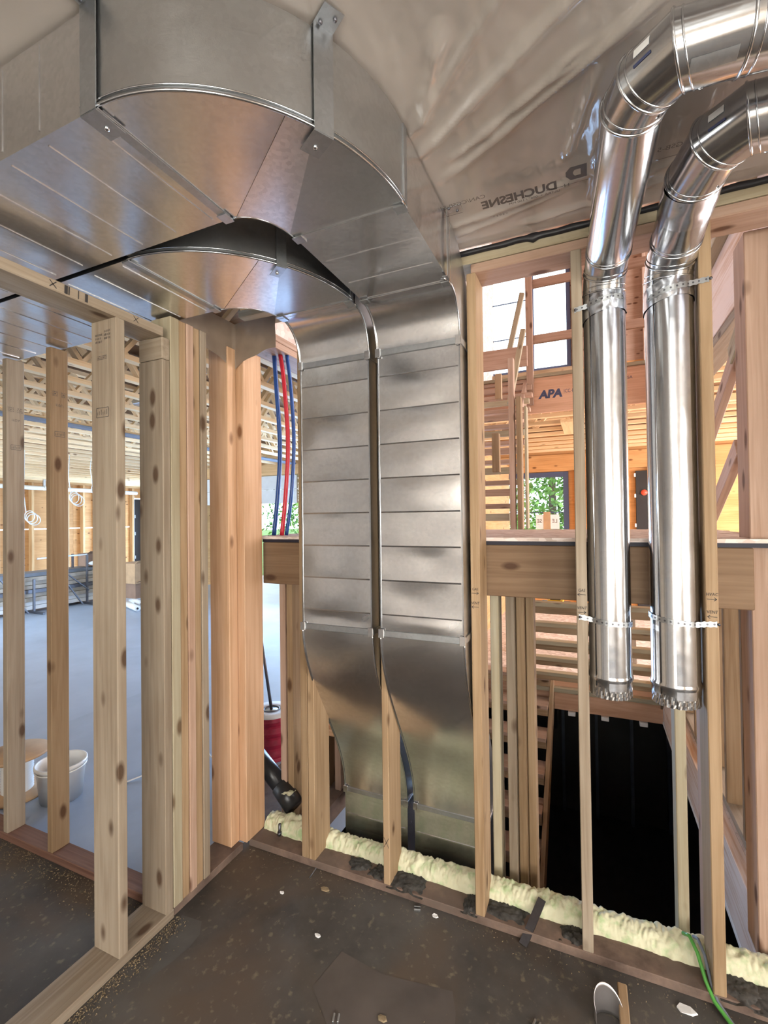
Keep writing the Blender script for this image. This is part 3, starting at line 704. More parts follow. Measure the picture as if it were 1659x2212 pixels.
    for xx in (xl - 0.003, xr - 0.03): box('cleat_tab', (xx, yd - 0.03, Z0 - 0.009), (xx + 0.033, yd + 0.004, Z0 - 0.005), 'galvanized_strap', D, 0.001)
    # riser
    zb = 1.166; zs = [ZE, ZE - 0.10]
    while zs[-1] - 0.146 > zb + 0.06: zs.append(zs[-1] - 0.146)
    zs.append(zb)
    w = MB()
    for k in range(len(zs) - 1):
        bl = rd.choice((-1, 1)) * rd.uniform(0.002, 0.007) if k else 0.002
        w.grid(panel_grid((xl, YF, zs[k + 1]), (xr - xl, 0, 0), (0, 0, zs[k] - zs[k + 1]), 12, 8, -bl, seed + 70 + k))
    fr = w.build('riser_front', g, D, True, origin=(xl, YF, zb))
    w = MB()
    for x in (xl, xr): w.grid([[(x, YF, zb), (x, YF, ZE)], [(x, YF + DD, zb), (x, YF + DD, ZE)]])
    w.grid([[(xl, YF + DD, zb), (xl, YF + DD, ZE)], [(xr, YF + DD, zb), (xr, YF + DD, ZE)]]); w.build('riser_sides', 'galvanized_brushed', D, False, origin=(xl, YF, zb))
    for z in zs[1:-1]: pyo('bead', [(xl + 0.01, YF, z - 0.0032), (xr - 0.01, YF, z - 0.0032), (xr - 0.01, YF - 0.002, z), (xl + 0.01, YF - 0.002, z), (xr - 0.01, YF, z + 0.0032), (xl + 0.01, YF, z + 0.0032)], [(0, 1, 2, 3), (3, 2, 4, 5)], g, fr, False, (xl, YF, z))
    for x in (xl, xr - 0.006): box('corner_edge', (x, YF - 0.0025, zb), (x + 0.006, YF, ZE), 'galvanized_round', D, 0)
    def collar(z, y, h=0.026):
        box('drive_cleat', (xl - 0.002, y - 0.007, z - h / 2), (xr + 0.002, y - 0.001, z + h / 2), 'galvanized_strap', D, 0.001)
        for xx in (xl - 0.006, xr - 0.018): box('cleat_tab', (xx, y - 0.012, z - h / 2 - 0.006), (xx + 0.024, y - 0.006, z + h / 2 + 0.006), 'galvanized', D, 0.001)
        for xx in (xl - 0.006, xr): box('cleat_tab', (xx, y - 0.006, z - h / 2), (xx + 0.006, y + DD, z + h / 2), 'galvanized_strap', D, 0.001)
    collar(ZE, YF); collar(zb, YF)
    # S offset backwards through the wall
    zo, YL = 0.215, 2.215; no = 34; pf = []
    for k in range(no + 1):
        t = k / no; s = t * t * (3 - 2 * t); pf.append((YF + (YL - YF) * s, zb - (zb - zo) * t))
    w = MB(); w.grid([[(xl + (xr - xl) * q / 6, y + 0.004 * math.sin(math.pi * q / 6) * math.sin(k * 0.35 + seed), z) for q in range(7)] for k, (y, z) in enumerate(pf)]); w.build('offset_face', g, D, True, origin=(xl, YF, zb))
    w = MB()
    for x in (xl, xr): w.grid([[(x, y, z) for y, z in pf], [(x, y + DD, z) for y, z in pf]])
    w.grid([[(xl, y + DD, z), (xr, y + DD, z)] for y, z in pf]); w.build('offset_sides', 'galvanized_brushed', D, False, origin=(xl, YF, zb))
    for x in (xl, xr): tube('standing_edge', [(x, y - 0.002, z) for y, z in pf], 0.0042, 'galvanized_round', D, 6)
    # lower leg
    w = MB(); zz = [zo, zo - 0.13, zo - 0.35, -0.9]
    for k in range(3): w.grid(panel_grid((xl, YL, zz[k + 1]), (xr - xl, 0, 0), (0, 0, zz[k] - zz[k + 1]), 8, 6, -0.004, seed + 90 + k))
    for x in (xl, xr): w.grid([[(x, YL, -0.9), (x, YL, zo)], [(x, YL + DD, -0.9), (x, YL + DD, zo)]])
    lo_ = w.build('lower_leg', g, D, False, origin=(xl, YL, 0))
    box('bead', (xl + 0.012, YL - 0.003, zo - 0.1322), (xr - 0.012, YL + 0.001, zo - 0.1278), g, lo_, 0)
    collar(zo, YL, 0.022)
    return D
duct('galvanized rectangular duct on the outer bend, dropping down the right stud bay', -0.834, -0.468, 0.655, 1.062, -0.945, 1.215, 1.70, 5)
duct('galvanized rectangular duct nested inside the bigger bend, dropping left of its twin', -1.230, -0.873, 1.082, 1.505, -1.41, 1.66, 1.70, 11)

# hanger straps
def hanger(label, p, out, zt=2.775, w=0.05, foot=0.07):
    o = Vector(out).normalized(); s = Vector((-o.y, o.x, 0)); p = Vector(p)
    H = empty('duct_hanger', (p.x, p.y, Z0), label, 'bracket', 'sheet steel duct hangers')
    Mx = axes(p + o * 0.004 + Vector((0, 0, (zt + Z0 - 0.008) / 2)), s, (0, 0, 1))
    obj('strap', boxmesh(w, zt - Z0 + 0.008, 0.0025, 'galvanized_strap', 0), None, H, Mx)
    Mx = axes(p - o * (foot / 2 - 0.004) + Vector((0, 0, Z0 - 0.0095)), s, o)
    obj('foot', boxmesh(w, foot, 0.0025, 'galvanized_strap', 0), None, H, Mx)
    q = p - o * foot * 0.55 + Vector((0, 0, Z0 - 0.0125))
    lathe('screw', [(0, -0.004), (0.005, -0.003), (0.006, 0.0), (0.006, 0.002)], 'galvanized_round', H, tuple(q), 10)
    Mx = axes(p + o * 0.025 + Vector((0, 0, zt)), s, o)
    obj('ear', boxmesh(w, 0.06, 0.003, 'galvanized_strap', 0), None, H, Mx)
    for k in (-1, 1): lathe('screw', [(0, -0.004), (0.004, -0.003), (0.005, 0.0), (0.005, 0.002)], 'dark_steel', H, tuple(p + o * (0.025 + 0.012 * k) + s * 0.012 * k + Vector((0, 0, zt - 0.003))), 8)
hanger('grey steel strap hanging the outer duct where its bend begins', (-0.965, 0.652, 0), (0, -1, 0))
a_ = math.atan2((0.901 - 1.215) / 0.56, (-0.532 + 0.945) / 0.477)
hanger('grey steel strap halfway round the outer bend', (-0.945 + 0.48 * math.cos(a_), 1.215 + 0.563 * math.sin(a_), 0), (math.cos(a_) * .56, math.sin(a_) * .48, 0))
a_ = math.atan2((1.344 - 1.66) / 0.578, (-0.988 + 1.41) / 0.537)
hanger('dark strap hanging the inner duct in the black gap between the bends', (-1.41 + 0.540 * math.cos(a_), 1.66 + 0.581 * math.sin(a_), 0), (math.cos(a_) * .578, math.sin(a_) * .537, 0), w=0.036)
hanger('narrow strap on the right side of the outer duct, beside the wall top', (-0.463, 1.64, 0), (1, 0, 0), w=0.03, foot=0.02)

# ================================================================ ROUND PIPES
def round_pipe(label, riser, path, bends, r, seed):
    """riser: (x, y, z0, z1); path: list of polyline points after the riser; every segment is a piece of pipe"""
    x, y, z0, z1 = riser
    P = empty('vent_pipe', (x, y, z0), label, 'pipe')
    g = 'galvanized_round'
    n = 40; m = MB()
    rows = []
    for k, (z, q) in enumerate(((z0 + 0.028, r), (z0 + 0.045, r), (z0 + 0.055, r + 0.004), (z0 + 0.062, r + 0.004), (z0 + 0.072, r), (z1, r))):
        rows.append([(x + q * math.cos(2 * math.pi * i / n), y + q * math.sin(2 * math.pi * i / n), z) for i in range(n)])
    m.grid(rows, close=True); m.build('riser', g, P, True, origin=(x, y, z0))
    # crimped end: vertical pleats
    m = MB(); rows = []; nn = 96
    for k, z in enumerate((z0 - 0.012, z0 + 0.0, z0 + 0.014, z0 + 0.030)):
        amp = (0.0016, 0.0018, 0.0014, 0.0)[k]
        rows.append([(x + (r - 0.002 + amp * math.cos(i * math.pi / 2 * 1.0 + k * 0.7)) * math.cos(2 * math.pi * i / nn), y + (r - 0.002 + amp * math.cos(i * math.pi / 2 + k * 0.7)) * math.sin(2 * math.pi * i / nn), z) for i in range(nn)])
    m.grid(rows, close=True); m.build('crimped_end', g, P, False, origin=(x, y, z0))
    # long seam and its strip of foil tape, facing the room
    a0 = -math.pi / 2 - 0.15
    rows = []
    for k in range(60):
        z = z0 + 0.02 + (z1 - z0 - 0.04) * k / 59
        rows.append([(x + (r + 0.0012 + 0.0004 * noise.noise(Vector((a * 9, z * 22, seed)))) * math.cos(a), y + (r + 0.0012 + 0.0004 * noise.noise(Vector((a * 9, z * 22, seed)))) * math.sin(a), z) for a in [a0 + 0.05 + 0.85 * q / 8 for q in range(9)]])
    m = MB(); m.grid(rows); m.build('foil_tape', 'foil_tape', P, True, origin=(x, y, z0))
    tube('lock_seam', [(x + r * math.cos(a0 - 0.6), y + r * math.sin(a0 - 0.6), z0 + 0.03), (x + r * math.cos(a0 - 0.6), y + r * math.sin(a0 - 0.6), z1)], 0.0028, g, P, 6)
    # foil wrap round the top of the riser
    rows = []
    for k in range(9):
        z = z1 - 0.10 + 0.07 * k / 8
        rows.append([(x + (r + 0.0025 + 0.003 * noise.noise(Vector((math.cos(a) * 5, math.sin(a) * 5, z * 60 + seed)))) * math.cos(a), y + (r + 0.0025 + 0.003 * noise.noise(Vector((math.cos(a) * 5, math.sin(a) * 5, z * 60 + seed)))) * math.sin(a), z + 0.015 * math.cos(a + 0.8)) for a in [2 * math.pi * i / 64 for i in range(64)]])
    m = MB(); m.grid(rows, close=True); m.build('foil_tape', 'foil_tape', P, True, origin=(x, y, z1))
    # gored elbows and straight lengths
    pts = [Vector((x, y, z1))] + [Vector(p) for p in path]
    dirs = [(pts[i + 1] - pts[i]).normalized() for i in range(len(pts) - 1)]
    planes = [Vector((0, 0, 1))]
    for i in range(1, len(pts) - 1): planes.append((dirs[i - 1] + dirs[i]).normalized())
    planes.append(dirs[-1])
    planes[0] = (Vector((0, 0, 1)) + dirs[0]).normalized()
    prev = ring_pts(pts[0], planes[0], r, n)
    # seam each gore end as the ellipse where the two cylinders meet
    def ellipse(p, d, pl):
        ref = Vector((1, 0, 0)); ref = ref if abs(d.dot(ref)) < 0.85 else Vector((0, 1, 0))
        u = (ref - d * ref.dot(d)).normalized(); v = d.cross(u); out = []
        for i in range(n):
            a = 2 * math.pi * i / n; q = p + (u * math.cos(a) + v * math.sin(a)) * r
            out.append(q - d * ((q - p).dot(pl) / d.dot(pl)))
        return out
    for i in range(len(pts) - 1):
        A = ellipse(pts[i], dirs[i], planes[i]); B = ellipse(pts[i + 1], dirs[i], planes[i + 1])
        m = MB(); m.grid([A, B], close=True)
        m.build('pipe_length' if (pts[i + 1] - pts[i]).length > 0.2 else 'elbow_gore', g, P, True, origin=tuple(pts[i]))
        ring = A
        rows = []
        cc = pts[i]
        for p in ring + [ring[0]]:
            o = (p - cc).normalized(); rows.append([p + (o * math.cos(t) + planes[i] * math.sin(t)) * 0.0036 for t in [2 * math.pi * q / 6 for q in range(6)]])
        m = MB(); m.grid(rows, close=True); m.build('seam_bead', g, P, True, origin=tuple(cc))
        for q in (0.03,):
            L_ = (pts[i + 1] - pts[i]).length
            if L_ > 0.05:
                c2_ = pts[i] + dirs[i] * min(0.018, L_ * .3)
                rows = []
                for p in ellipse(c2_, dirs[i], planes[i]) : pass
                ring2 = ellipse(c2_, dirs[i], planes[i]); rows = []
                for p in ring2 + [ring2[0]]:
                    o = (p - c2_).normalized(); rows.append([p + (o * math.cos(t) + dirs[i] * math.sin(t)) * 0.0022 for t in [2 * math.pi * w_ / 6 for w_ in range(6)]])
                m = MB(); m.grid(rows, close=True); m.build('seam_bead', g, P, True, origin=tuple(c2_))
    # foil tape on the sloping length and screws
    for i in range(len(pts) - 1):
        if (pts[i + 1] - pts[i]).length > 0.2 and seed == 2 and i < 4:
            d = dirs[i]; c = pts[i + 1] - d * 0.10
            rows = []
            for k in range(7):
                e = ellipse(c + d * 0.11 * k / 6 - d * 0.02, d, d)
                rows.append([cc + (cc - (c + d * 0.11 * k / 6 - d * 0.02)).normalized() * (0.0015 + 0.003 * noise.noise(cc * 45)) for cc in e])
            m = MB(); m.grid(rows, close=True); m.build('foil_tape', 'foil_tape', P, True, origin=tuple(c))
    for i in bends:
        d = dirs[i]; u = d.cross(Vector((0, 0, 1))).normalized(); dn = u.cross(d); dn = -dn if dn.z > 0 else dn
        c = pts[i] + d * 0.045 + (dn * 0.9 - u * 0.43).normalized() * (r + 0.0005)
        lathe('screw', [(0, 0.004), (0.004, 0.0035), (0.0055, 0.001), (0.0055, 0)], 'galvanized_round', P, tuple(c), 8)
    return P, pts, dirs
R1, RR2 = 0.072, 0.077
p1, pp1, dd1 = round_pipe('left round galvanized vent pipe with open crimped bottom end', (0.058, 1.955, 1.0, 2.50),
    [(0.062, 1.925, 2.565), (0.072, 1.84, 2.600), (0.109, 1.275, 2.648), (0.132, 1.215, 2.65), (0.190, 1.168, 2.652), (0.302, 1.178, 2.655), (1.5, 1.33, 2.66)], (0, 3, 5), R1 + 0.001, 1)
p2, pp2, dd2 = round_pipe('right round galvanized vent pipe against the knotty stud', (0.268, 1.955, 1.0, 2.505),
    [(0.272, 1.925, 2.56), (0.280, 1.85, 2.592), (0.293, 1.603, 2.640), (0.323, 1.483, 2.645), (0.380, 1.437, 2.648), (1.5, 1.52, 2.655)], (0, 3, 5), RR2, 2)
# bracket plate under the left pipe's horizontal length
def on_pipe(c, d, nrm, r, w, l, mat, parent, name, n=6):
    c, d, nrm = Vector(c), Vector(d).normalized(), Vector(nrm); nrm = (nrm - d * nrm.dot(d)).normalized(); s_ = d.cross(nrm)
    rows = []
    for k in range(n + 1):
        a = (k / n - 0.5) * w / r; rows.append([c + d * (l * (q - 0.5)) + (nrm * math.cos(a) + s_ * math.sin(a)) * (r + 0.002) for q in (0, 1)])
    m = MB(); m.grid(rows); return m.build(name, mat, parent, True, origin=tuple(c))
for pp_, PP, i0, rr0 in ((pp1, p1, 4, R1), (pp2, p2, 4, RR2)):
    A, B = pp_[i0], pp_[i0 + 1]
    on_pipe(A.lerp(B, 0.5), B - A, (-0.75, -0.15, 0.1), rr0, 0.020, 0.036, 'paper', PP, 'label'); on_pipe(A.lerp(B, 0.5) , B - A, (-0.68, -0.2, -0.12), rr0, 0.006, 0.040, 'blue_ink', PP, 'label')
A, B = pp1[5], pp1[6]
br = on_pipe(A + (B - A) * 0.45, B - A, (0, -0.5, -1), R1, 0.026, 0.085, 'galvanized_strap', p1, 'bracket')
# perforated hanger straps
def pstrap(label, pts_, hole_step=0.019):
    S = empty('perforated_strap', pts_[0], label, 'strap', 'perforated pipe straps')
    P = [Vector(p) for p in pts_]; h = 0.010; rows = []
    seg = []
    for a, b in zip(P, P[1:]):
        k = max(2, int((b - a).length / 0.004))
        seg += [a.lerp(b, i / k) for i in range(k)]
    seg.append(P[-1]); s = 0
    lo_, hi_ = [], []
    for i, p in enumerate(seg):
        if i: s += (p - seg[i - 1]).length
        w = h * (0.92 + 0.12 * math.cos(2 * math.pi * s / hole_step)); lo_.append(p - Vector((0, 0, w))); hi_.append(p + Vector((0, 0, w)))
    m = MB(); m.grid([lo_, hi_]); b = m.build('band', 'galvanized_strap', S, False, origin=tuple(P[0]))
    sm = b.modifiers.new('thick', 'SOLIDIFY'); sm.thickness = 0.0012; sm.offset = 0
    s = 0; nxt = 0.008
    for i in range(1, len(seg)):
        s += (seg[i] - seg[i - 1]).length
        if s > nxt:
            nxt += hole_step; t = (seg[i] - seg[i - 1]).normalized(); nrm = t.cross(Vector((0, 0, 1))).normalized()
            if nrm.y > 0: nrm = -nrm
            Mx = axes(seg[i] + nrm * 0.0012, t, (0, 0, 1))
            me = bpy.data.meshes.get('strap_hole')
            if not me:
                me = bpy.data.meshes.new('strap_hole'); me.from_pydata([(0.0036 * math.cos(a), 0.0036 * math.sin(a), 0) for a in [2 * math.pi * q / 10 for q in range(10)]], [], [tuple(range(10))]); me.materials.append(MATS['dark_steel'])
            obj('hole', me, None, S, Mx)
    lathe('nail', [(0, 0.003), (0.005, 0.002), (0.005, -0.001)], 'dark_steel', S, Mw=axes(P[0] + Vector((0.004, -0.003, 0)), (1, 0, 0), (0, 0, 1)))
def wrap(cx, cy, r, a0, a1, z0, z1, n=22): return [(cx + (r + 0.004) * math.cos(a0 + (a1 - a0) * i / n), cy + (r + 0.004) * math.sin(a0 + (a1 - a0) * i / n), z0 + (z1 - z0) * i / n) for i in range(n + 1)]
pstrap('perforated steel band holding the bottom of the left vent pipe', [(-0.048, 1.902, 1.279), (-0.018, 1.902, 1.275)] + wrap(0.058, 1.955, R1, -2.45, 0.4, 1.27, 1.255))
pstrap('perforated steel band holding the bottom of the right vent pipe', [(0.384, 1.902, 1.285), (0.352, 1.902, 1.283)] + wrap(0.268, 1.955, RR2, -0.85, -3.3, 1.28, 1.30))
pstrap('short perforated band at the top of the left vent pipe', [(-0.045, 1.902, 2.435), (-0.018, 1.902, 2.44)] + wrap(0.058, 1.955, R1, -2.45, -0.6, 2.445, 2.46))
pstrap('perforated band nailed at the top of the right vent pipe', [(0.382, 1.902, 2.462), (0.352, 1.902, 2.46)] + wrap(0.268, 1.955, RR2, -0.85, -2.6, 2.455, 2.43))

# PEX water lines
for nm, mat, pts_, r in (('left', 'blue_pex', [(-1.658, 2.2, 2.64), (-1.645, 2.2, 2.45), (-1.622, 2.2, 2.1), (-1.635, 2.2, 1.85), (-1.670, 2.2, 1.568)], 0.0125),
                          ('mid', 'red_pex', [(-1.613, 2.2, 2.60), (-1.59, 2.2, 2.45), (-1.566, 2.2, 2.1), (-1.585, 2.2, 1.8), (-1.615, 2.2, 1.568)], 0.0125),
                          ('right', 'blue_pex', [(-1.582, 2.22, 2.60), (-1.556, 2.22, 2.4), (-1.540, 2.22, 2.1), (-1.560, 2.22, 1.8), (-1.598, 2.22, 1.568)], 0.0105)):
    # smooth the polyline
    pv = [Vector(p) for p in pts_]; sm = []
    for i in range(len(pv) - 1):
        p0, p1_, p2_, p3 = pv[max(0, i - 1)], pv[i], pv[i + 1], pv[min(len(pv) - 1, i + 2)]
        for k in range(6):
            t = k / 6; sm.append(0.5 * ((2 * p1_) + (p2_ - p0) * t + (2 * p0 - 5 * p1_ + 4 * p2_ - p3) * t * t + (3 * p1_ - p0 - 3 * p2_ + p3) * t ** 3))
    sm.append(pv[-1])
    o = tube('water_pipe', sm, r, mat, None, 12)
    tag(o, {'left': 'blue plastic water pipe farthest left, bowed', 'mid': 'red plastic water pipe between two blue ones', 'right': 'thin blue plastic water pipe right of the red one'}[nm], 'pipe', 'plastic water pipes in the stud bay')

# ================================================================ STAIRWELL
ld = empty('stair_landing', (-0.5, 2.7, 1.3), 'strand board stair landing on a deep pine beam, level with the eye', 'landing')
bm_ = box('beam', (-1.64, 2.062, 1.312), (0.53, 2.10, 1.535), 'beam_wood', ld)
box('deck', (-1.72, 2.062, 1.552), (0.66, 3.36, 1.567), 'osb', ld, 0)
box('membrane', (-1.64, 2.060, 1.536), (0.66, 2.30, 1.552), 'membrane', ld, 0)
box('beam', (-1.64, 3.32, 1.33), (0.66, 3.36, 1.55), 'pine_pink', ld)
for x in (-1.2, -0.8, -0.4, 0.0, 0.4): box('joist', (x, 2.10, 1.33), (x + 0.038, 3.32, 1.55), 'pine_pink', ld)
for x0, x1, mt, y in ((-1.60, -1.563, 'pine_pink', 2.15), (-1.56, -1.522, 'pine_gold', 2.16), (-0.43, -0.392, 'pine_pale', 2.15), (-0.362, -0.324, 'pine', 2.16), (-0.322, -0.286, 'pine_gold', 2.20), (-0.284, -0.25, 'pine_gold', 2.24), (0.287, 0.325, 'pine_pale', 2.15), (0.40, 0.438, 'pine_pink', 2.30)):
    box('post', (x0, y, -2.7 if x0 > -1.5 else 0), (x1, y + (0.089 if mt != 'pine' else 0.1), 1.312), mt, ld)
box('cripple_panel', (-1.64, 2.545, 0.36), (-1.20, 2.56, 1.31), 'lvl', ld, 0)
box('cripple_ledger', (-1.64, 2.50, 0.32), (-1.20, 2.545, 0.36), 'pine_orange', ld)
for x, mt in ((-1.60, 'dark_door'), (-1.545, 'beam_wood'), (-1.46, 'pine_pink'), (-1.38, 'pine_gold'), (-1.30, 'pine_pink')): box('cripple_stud', (x, 2.50, 0.0), (x + 0.04, 2.589, 0.32), mt, ld)
box('cripple_back', (-1.64, 2.592, 0.0), (-1.20, 2.60, 0.36), 'beam_wood', ld, 0)
# lower flight: down from the landing to the far floor
st = empty('stair_flight', (0, 4.4, 0), 'open-riser pine stair seen from below, behind the round pipes', 'stairs')
for k in range(0, 8):
    z, y = -0.12 + 0.215 * k, 5.2 - 0.235 * k
    box('tread', (-0.62, y - 0.02, z - 0.036), (0.60, y + 0.07, z), 'pine_pale', st)
    box('riser_board', (-0.55, y + 0.10, z - 0.115), (0.60, y + 0.138, z - 0.045), 'pine_gold', st)
for x in (-0.58, 0.60): beam('stringer', (x, 5.36, -0.25), (x, 3.54, 1.415), 0.038, 0.17, 'pine_gold', st)
# upper flight: up from the landing
su = empty('stair_flight', (-1.2, 4.2, 1.56), 'upper pine stair flight climbing left behind the open stud bay', 'stairs')
for j in range(1, 9):
    z, y = 1.56 + 0.195 * j, 3.4 + 0.225 * j
    box('tread', (-1.60, y - 0.02, z - 0.036), (-0.53, y + 0.08, z), 'pine_pink', su)
    box('riser_board', (-1.60, y - 0.10, z - 0.13), (-0.55, y - 0.062, z - 0.075), 'pine_pale' if j % 2 else 'pine_pink', su)
beam('stringer', (-1.62, 3.36, 1.47), (-1.62, 5.25, 3.10), 0.038, 0.20, 'pine_pink', su)
beam('stringer', (-0.62, 4.55, 2.46), (-0.62, 5.20, 3.02), 0.038, 0.16, 'pine_pink', su)
# props and guards at the side of the upper flight
sg = empty('stair_guard', (-0.5, 3.43, 1.57), 'rough timber guard posts nailed beside the upper stair', 'railing')
box('post', (-0.522, 3.37, 1.567), (-0.484, 3.43, 2.78), 'pine_pink', sg)
box('post', (-0.470, 3.37, 1.567), (-0.436, 3.46, 2.50), 'pine_gold', sg)
box('post', (-0.432, 3.50, 1.567), (-0.415, 3.59, 2.46), 'pine_pale', sg)
beam('brace', (-0.79, 4.95, 3.20), (-0.61, 4.95, 3.95), 0.05, 0.04, 'pine_pale', sg)
beam('brace', (-0.70, 4.6, 2.75), (-0.60, 4.9, 3.55), 0.05, 0.04, 'pine_pale', sg)
box('board', (-1.50, 4.90, 3.185), (-0.565, 4.938, 3.39), 'pine_pink', sg)
box('post_stub', (-0.82, 4.5, 2.78), (-0.76, 4.56, 3.02), 'pine_gold', sg)
box('post_stub', (-0.69, 3.62, 2.00), (-0.635, 3.68, 2.30), 'pine_gold', sg)
# basement flight
sb = empty('stair_flight', (-1.0, 4, -1.4), 'basement stair treads going down into the dark', 'stairs')
for j in range(0, 12):
    z, y = -0.21 * j, 5.1 - 0.24 * j
    box('tread', (-1.35, y - 0.02, z - 0.036), (-0.42, y + 0.23, z), 'pine_pink', sb)
    box('riser', (-1.35, y - 0.012, z - 0.10), (-0.42, y + 0.005, z - 0.036), 'pine_gold', sb)
for x in (-1.37, -0.40): beam('stringer', (x, 5.3, -0.08), (x, 2.35, -2.66), 0.038, 0.22, 'pine_gold', sb)
# rims of the well
rb = empty('rim_beam', (0, 5.25, -0.3), 'orange laminated rim below the far floor edge', 'beam')
box('rim', (-1.40, 5.20, -0.36), (0.62, 5.25, -0.022), 'lvl', rb)
box('ledger', (-0.56, 5.13, -0.16), (0.62, 5.20, -0.115), 'pine_pale', rb)
for x in (-0.25, 0.06, 0.40): box('shim', (x, 5.17, -0.40), (x + 0.07, 5.24, -0.362), 'paper', rb)
rr = empty('rim_beam', (0.64, 3.6, -0.3), 'long laminated rim running back along the right edge of the well', 'beam')
box('rim', (0.60, 2.06, -0.33), (0.66, 5.20, -0.002), 'lvl_streaked', rr)
box('liner', (0.596, 2.06, -0.36), (0.64, 5.20, -0.332), 'paper', rr)
r2b = empty('rim_beam', (0, 5.2, 2.75), 'laminated second-floor rim with blue print over the stairwell', 'beam')
ap = box('rim', (-1.60, 5.20, 2.755), (0.66, 5.245, 3.13), 'lvl', r2b)
text('print', 'SYP', 0.085, FRONT(-0.60, 5.20, 2.925), 'blue_ink', ap, squeeze=0.8)
text('print', 'APA', 0.115, FRONT(-0.372, 5.20, 2.94), 'blue_ink', ap, shear=0.15, squeeze=1.05, bold=0.006)
text('print', 'ICC-ES', 0.05, FRONT(-0.18, 5.20, 2.955), 'blue_ink', ap, squeeze=0.8)
text('print', 'USA', 0.04, FRONT(0.36, 5.20, 3.02), 'blue_ink', ap)
box('sill_plate', (-1.60, 5.18, 3.13), (0.66, 5.30, 3.165), 'pine_pale', r2b)
r3b = empty('rim_beam', (0.66, 3.6, 2.7), 'streaked laminated second-floor rim on the right, edge on', 'beam')
box('rim', (0.655, 2.10, 2.67), (0.70, 5.20, 3.06), 'lvl_streaked', r3b)
box('cap_plate', (0.60, 2.10, 3.06), (0.72, 5.20, 3.10), 'pine_pale', r3b)
box('bottom_plate', (0.66, 2.10, 2.62), (0.80, 5.20, 2.668), 'pine', r3b)
gr = empty('guard_rail', (-0.2, 5.18, 2.8), 'temporary pine guard rail nailed over the second-floor rim', 'railing')
box('post', (-0.605, 5.15, 2.84), (-0.535, 5.19, 4.30), 'pine_pink', gr)
box('post', (0.05, 5.15, 2.90), (0.12, 5.19, 4.30), 'pine_pink', gr)
box('rail', (-0.60, 5.195, 4.10), (0.85, 5.23, 4.19), 'pine_pink', gr)
box('rail', (-0.60, 5.195, 3.50), (0.85, 5.23, 3.59), 'pine_pink', gr)
# right stair wall (beyond the back wall)
wsr = empty('wall_stair', (0.7, 3.4, 0), 'knotty stud wall standing right of the stairwell', 'wall', kind='structure')
pst = box('post', (0.532, 2.11, 0.034), (0.665, 2.25, 2.70), 'pine_pink', wsr)
text('handwriting', 'HVAC', 0.022, axes((0.60, 2.1088, 1.20), (0, 0, 1), (-1, 0, 0)), 'ink', pst, squeeze=0.9)
box('bottom_plate', (0.67, 2.10, 0.0), (0.81, 5.2, 0.038), 'pine', wsr)
for y in (2.62, 2.84, 3.18, 3.62, 4.05, 4.5): box('stud', (0.67, y, 0.038), (0.81, y + 0.038, 1.55), 'pine_gold', wsr)
for y in (2.66, 2.88): box('stud', (0.69, y, 0.038), (0.83, y + 0.038, 1.55), 'pine', wsr)
gs = empty('stair_brace', (0.7, 3, 1.6), 'parallel diagonal pine braces right of the pipes', 'brace')
beam('brace', (0.66, 2.62, 2.50), (0.66, 3.50, 2.05), 0.04, 0.09, 'pine_pink', gs)
beam('brace', (0.66, 2.74, 1.98), (0.66, 3.50, 1.56), 0.04, 0.09, 'pine_pink', gs)
box('post', (0.66, 2.70, 1.56), (0.70, 2.79, 2.46), 'pine_pink', gs)
beam('cap', (0.655, 2.40, 2.60), (0.655, 2.78, 2.43), 0.05, 0.10, 'pine_pale', gs)

# ================================================================ GREAT ROOM BEYOND
gw = empty('wall_far', (0, 9, 0), 'far plywood and stud wall of the great room with windows', 'wall', kind='structure')
def wallrect(x0, x1, z0, z1, mat, parent=gw, y0=9.0, y1=9.1): return box('panel', (x0, y0, z0), (x1, y1, z1), mat, parent, 0)
wallrect(-1.7, 5.0, 2.45, 4.30, 'plywood_orange'); wallrect(-0.36, 5.0, 0, 2.45, 'plywood_orange'); wallrect(-1.7, -0.36, 0, 0.3, 'plywood_orange')
wallrect(-0.28, 5.0, 4.30, 7.0, 'pine_pink'); wallrect(-5, -1.98, 2.45, 7.0, 'pine_pink'); wallrect(-2, -0.28, 6.75, 7.0, 'pine_pink'); wallrect(-1.98, -1.7, 2.45, 4.3, 'plywood_orange')
box('header', (-1.7, 8.95, 2.46), (5.0, 9.0, 2.76), 'plywood_orange', gw)
for x in (-0.25, 0.12, 0.5, 0.95, 1.3, 1.7): box('stud', (x, 8.90, 0), (x + 0.04, 9.0, 2.46), 'far_studs', gw)
for x in (-0.2, 0.15, 0.5, 0.85, 1.2, 1.6, 2.0): box('stud', (x, 8.88, 3.2), (x + 0.045, 9.0, 7.0), 'pine_pink', gw)
box('sill', (-2.0, 8.86, 4.22), (-0.2, 9.0, 4.30), 'pine_gold', gw)
for x in (-1.5, -1.1, -0.6): box('stud', (x, 8.9, 3.2), (x + .045, 9.0, 4.22), 'pine_gold', gw)
